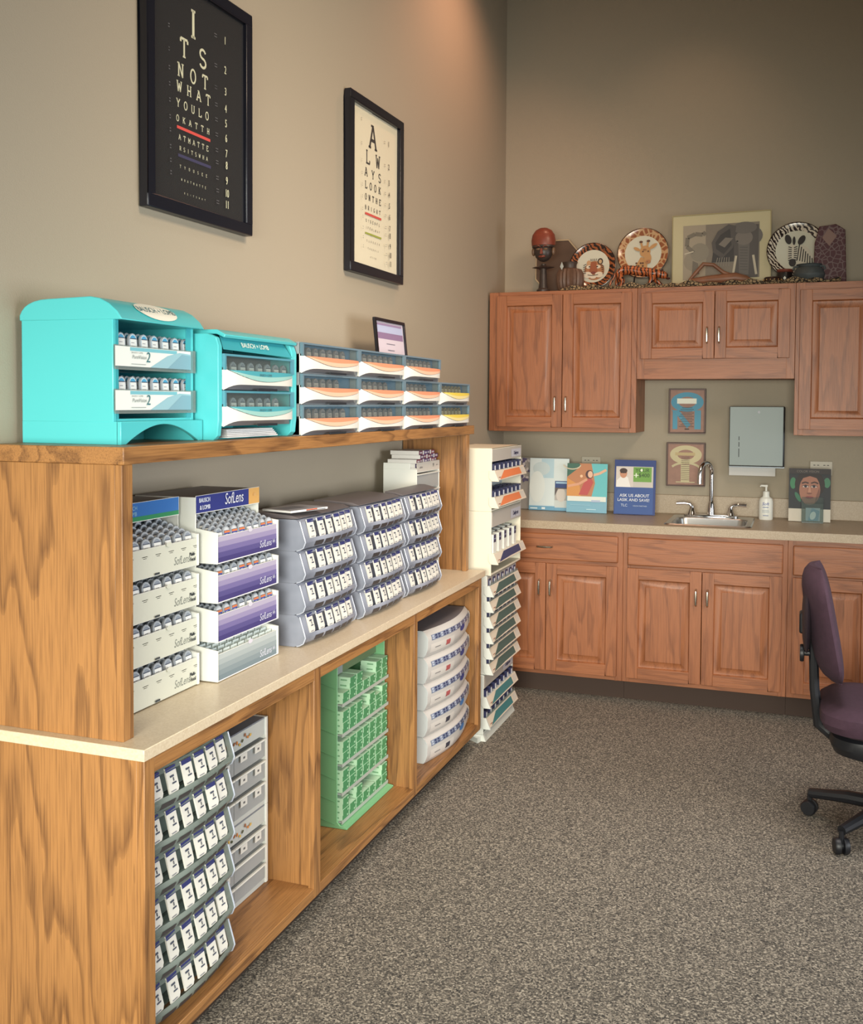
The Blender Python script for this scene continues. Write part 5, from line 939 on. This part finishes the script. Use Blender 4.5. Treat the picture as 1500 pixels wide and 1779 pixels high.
for s_ in (-1, 1): part('ear', B().ell((.90 * L, s_ * .016, hz * .66 + .024), (.005, .007, .008), mat('tiger_ear', (60, 36, 28), .4)), t); part('eye', B().ell((.975 * L, s_ * .013 - 0, hz * .66 + .008), (.0035, .003, .003), BLACK), t)
part('mouth', B().ell((1.015 * L, 0, hz * .5), (.012, .010, .006), mat('tiger_mouth', (60, 24, 22), .3)), t)
# carved driftwood ridge
yq = 5.57; xa = at(1186, 485, yq)[0]; xb = at(1310, 485, yq)[0]; pk = at(1222, 456, yq)[1] - ZT; DRW = mat('driftwood', (124, 84, 62), .45, var=.25, vscale=14)
t = thing('driftwood_carving', 'long polished driftwood piece with arched ridge in front of the elephant picture', 'carving', (xa, yq, ZT + .019))
L = xb - xa; part('body', B().tube([(0, 0, .008), (.15 * L, 0, .02), (.35 * L, 0, .026), (.55 * L, -.004, .028), (.75 * L, 0, .032), (.9 * L, 0, .022), (1.0 * L, 0, .01)], [.004, .018, .022, .026, .028, .02, .006], DRW, 14), t)
part('arched_branch', B().tube([(.08 * L, -.004, .018), (.18 * L, -.006, .06), (.3 * L, -.006, pk - .028), (.44 * L, -.004, pk - .034), (.58 * L, 0, .062), (.72 * L, 0, .04)], [.006, .010, .011, .010, .010, .012], DRW, 12), t)
# bowls and pot
def at3(px, py, y): q = at(px, py, y); return (q[0], y, ZT + .001)
t = thing('studded_box', 'low dark round box with gold studs beside the zebra plate', 'box', at3(1343, 485, 5.56)); 
part('box', B().lathe([(.001, 0), (.044, 0), (.046, .01), (.046, .034), (.04, .044), (.001, .046)], (0, 0, 0), mat('dark_lacquer', (46, 30, 26), .3)), t); b = B()
for i in range(14): b.ell((.0465 * math.cos(2 * PI * i / 14), .0465 * math.sin(2 * PI * i / 14), .030), (.003, .003, .003), mat('gold_stud', (210, 170, 110), .3), 8, 6)
o = part('gold_studs', b, t)
t = thing('striped_pot', 'small black pot with a studded rim and white diamond under the zebra plate', 'pot', at3(1364, 485, 5.665)); part('pot', B().lathe([(.001, 0), (.03, 0), (.04, .02), (.042, .06), (.038, .085), (.034, .085), (.001, .08)], (0, 0, 0), mat('black_lacquer', (34, 28, 28), .3)), t); part('rim', B().lathe([(.038, .078), (.044, .084), (.042, .094), (.034, .096), (.034, .08)], (0, 0, 0), mat('studded_rim', (120, 62, 50), .35)), t); part('diamond', B().prism([(0, .036), (.008, .046), (0, .056), (-.008, .046)], 'y', -.0445, -.041, flat((226, 226, 216))), t)
t = thing('clay_pot', 'round blue-grey clay pot with two lugs at the right of the cabinet tops', 'pot', at3(1406, 485, 5.585)); part('pot', B().lathe([(.001, 0), (.045, 0), (.070, .025), (.078, .055), (.068, .082), (.052, .094), (.058, .104), (.064, .106), (.054, .100), (.04, .088)], (0, 0, 0), mat('slate_clay', (70, 76, 78), .55, var=.25, vscale=24), seg=36), t)
for s_ in (-1, 1): part('lug', B().tube([(s_ * .052, -.01, .096), (s_ * .072, -.012, .094), (s_ * .076, -.012, .078)], .006, mat('slate_clay', (70, 76, 78), .55, var=.25, vscale=24), 8), t)
t = thing('patterned_bag', 'dark red and violet patterned bag with a square tag, last on the cabinet tops', 'bag', at3(1440, 485, 5.62)); zb2 = at(1430, 392, 5.62)[1] - ZT
part('bag', B().prism([(-.075, 0), (.085, 0), (.075, zb2 * .9), (.03, zb2), (-.05, zb2 * .97), (-.07, zb2 * .7)], 'y', -.03, .03, spotted('bag_pattern', (104, 84, 84), (70, 26, 34), 40, .6, .3)), t, .004); a = Art('-y', (0, -.031, 0)); a.poly([(-.035, zb2 * .78), (.0, zb2 * .64), (.035, zb2 * .80), (-.005, zb2 * .93)], (126, 98, 88)); part('tag', a, t)
# ------------------------------------------------------------------ office chair at the right edge
PUR = mat('plum_fabric', (66, 44, 58), .9, bump=.5, bscale=500, var=.12, vscale=60); cx, cy = 1.965, 3.88
t = thing('office_chair', 'dark plum office chair on black casters at the right edge of the picture', 'chair', (cx, cy, 0))
def cushion(x0, x1, y0, y1, z0, z1, m, r=.05):
    b = B(); 
    def lp(i, z): return L3(rr(x0 + i, x1 - i, y0 + i, y1 - i, max(.02, r - i * .3), 6), z)
    h_ = z1 - z0; loft(b, [lp(.05, z0), lp(.012, z0 + h_ * .18), lp(0, z0 + h_ * .45), lp(.004, z0 + h_ * .75), lp(.03, z0 + h_ * .97), lp(.08, z1 + .004)], m); b.f.append(list(range(len(rr(0, 1, 0, 1, .1, 6))))); b.m.append(0); return b
part('seat', cushion(-.245, .25, -.25, .235, .385, .485, PUR, .12), t); part('seat_pan', cushion(-.21, .22, -.21, .21, .30, .40, BLACK, .1), t)
def backp(u, v):   # u along y, v up ; slab curved, front faces +x
    y = -.215 + .43 * u; e = 1 - abs(2 * u - 1) ** 4; z = .58 + .40 * v
    return y, z, e
b = B(); nU, nV = 14, 14; lo = []
for k in range(nV + 1):
    v = .5 - .5 * math.cos(PI * k / nV); z = .545 + .405 * v; hw = .215 * max(.22, 1 - abs(2 * v - 1) ** 5) ** .5; th = .050 * max(.04, 1 - abs(2 * v - 1) ** 4) ** .5; xo = -.205 - .075 * v
    lo.append([(xo + th * math.cos(a) + .03 * (math.sin(a)) ** 2, hw * math.sin(a), z) for a in [2 * PI * i / 28 for i in range(28)]])
loft(b, lo, PUR); b.f.append(list(range(28))[::-1]); b.m.append(0); part('backrest', b, t)
part('back_shell', B().ell((-.292, 0, .76), (.018, .16, .13), mat('plum_shell', (48, 36, 46), .7)), t)
b = B(); b.tube([(-.08, 0, .345), (-.20, 0, .335), (-.245, 0, .37), (-.262, 0, .50), (-.272, 0, .74)], [.022, .022, .02, .018, .016], BLACK, 10); part('back_post', b, t)
part('height_bracket', B().box(-.318, -.262, -.034, .034, .70, .775, BLACK), t, .008, seg=3)
b = B(); b.tube([(-.26, 0, .625), (-.305, 0, .625)], .010, BLACK); b.lathe([(.001, -.004), (.030, -.004), (.032, .004), (.03, .010), (.001, .012)], (-.31, 0, .625), BLACK, axis='x', seg=20); part('knob', b, t)
part('gas_column', B().lathe([(.045, .10), (.03, .13), (.026, .22), (.02, .22), (.02, .32)], (0, 0, 0), BLACK), t); part('hub', B().lathe([(.001, .07), (.05, .07), (.055, .10), (.045, .135), (.001, .14)], (0, 0, 0), BLACK), t)
for i in range(5):
    a_ = math.radians(161 + 72 * i); dx, dy = math.cos(a_), math.sin(a_)
    ar = part('base_arm', B().tube([(.03 * dx, .03 * dy, .105), (.15 * dx, .15 * dy, .100), (.285 * dx, .285 * dy, .082)], [.026, .023, .017], BLACK, 10), t)
    c_ = part('caster', None or B().lathe([(.001, -.024), (.024, -.024), (.028, -.018), (.028, -.006), (.012, -.004), (.012, .004), (.028, .006), (.028, .018), (.024, .024), (.001, .024)], (0, 0, 0), BLACK, axis='y', seg=22), ar, key='caster'); c_.location = (.285 * dx, .285 * dy, .029); c_.rotation_euler = (0, 0, a_ + .9 * (i % 3))
    part('caster_stem', B().tube([(.285 * dx, .285 * dy, .082), (.285 * dx, .285 * dy, .04)], .009, BLACK, 8), ar)
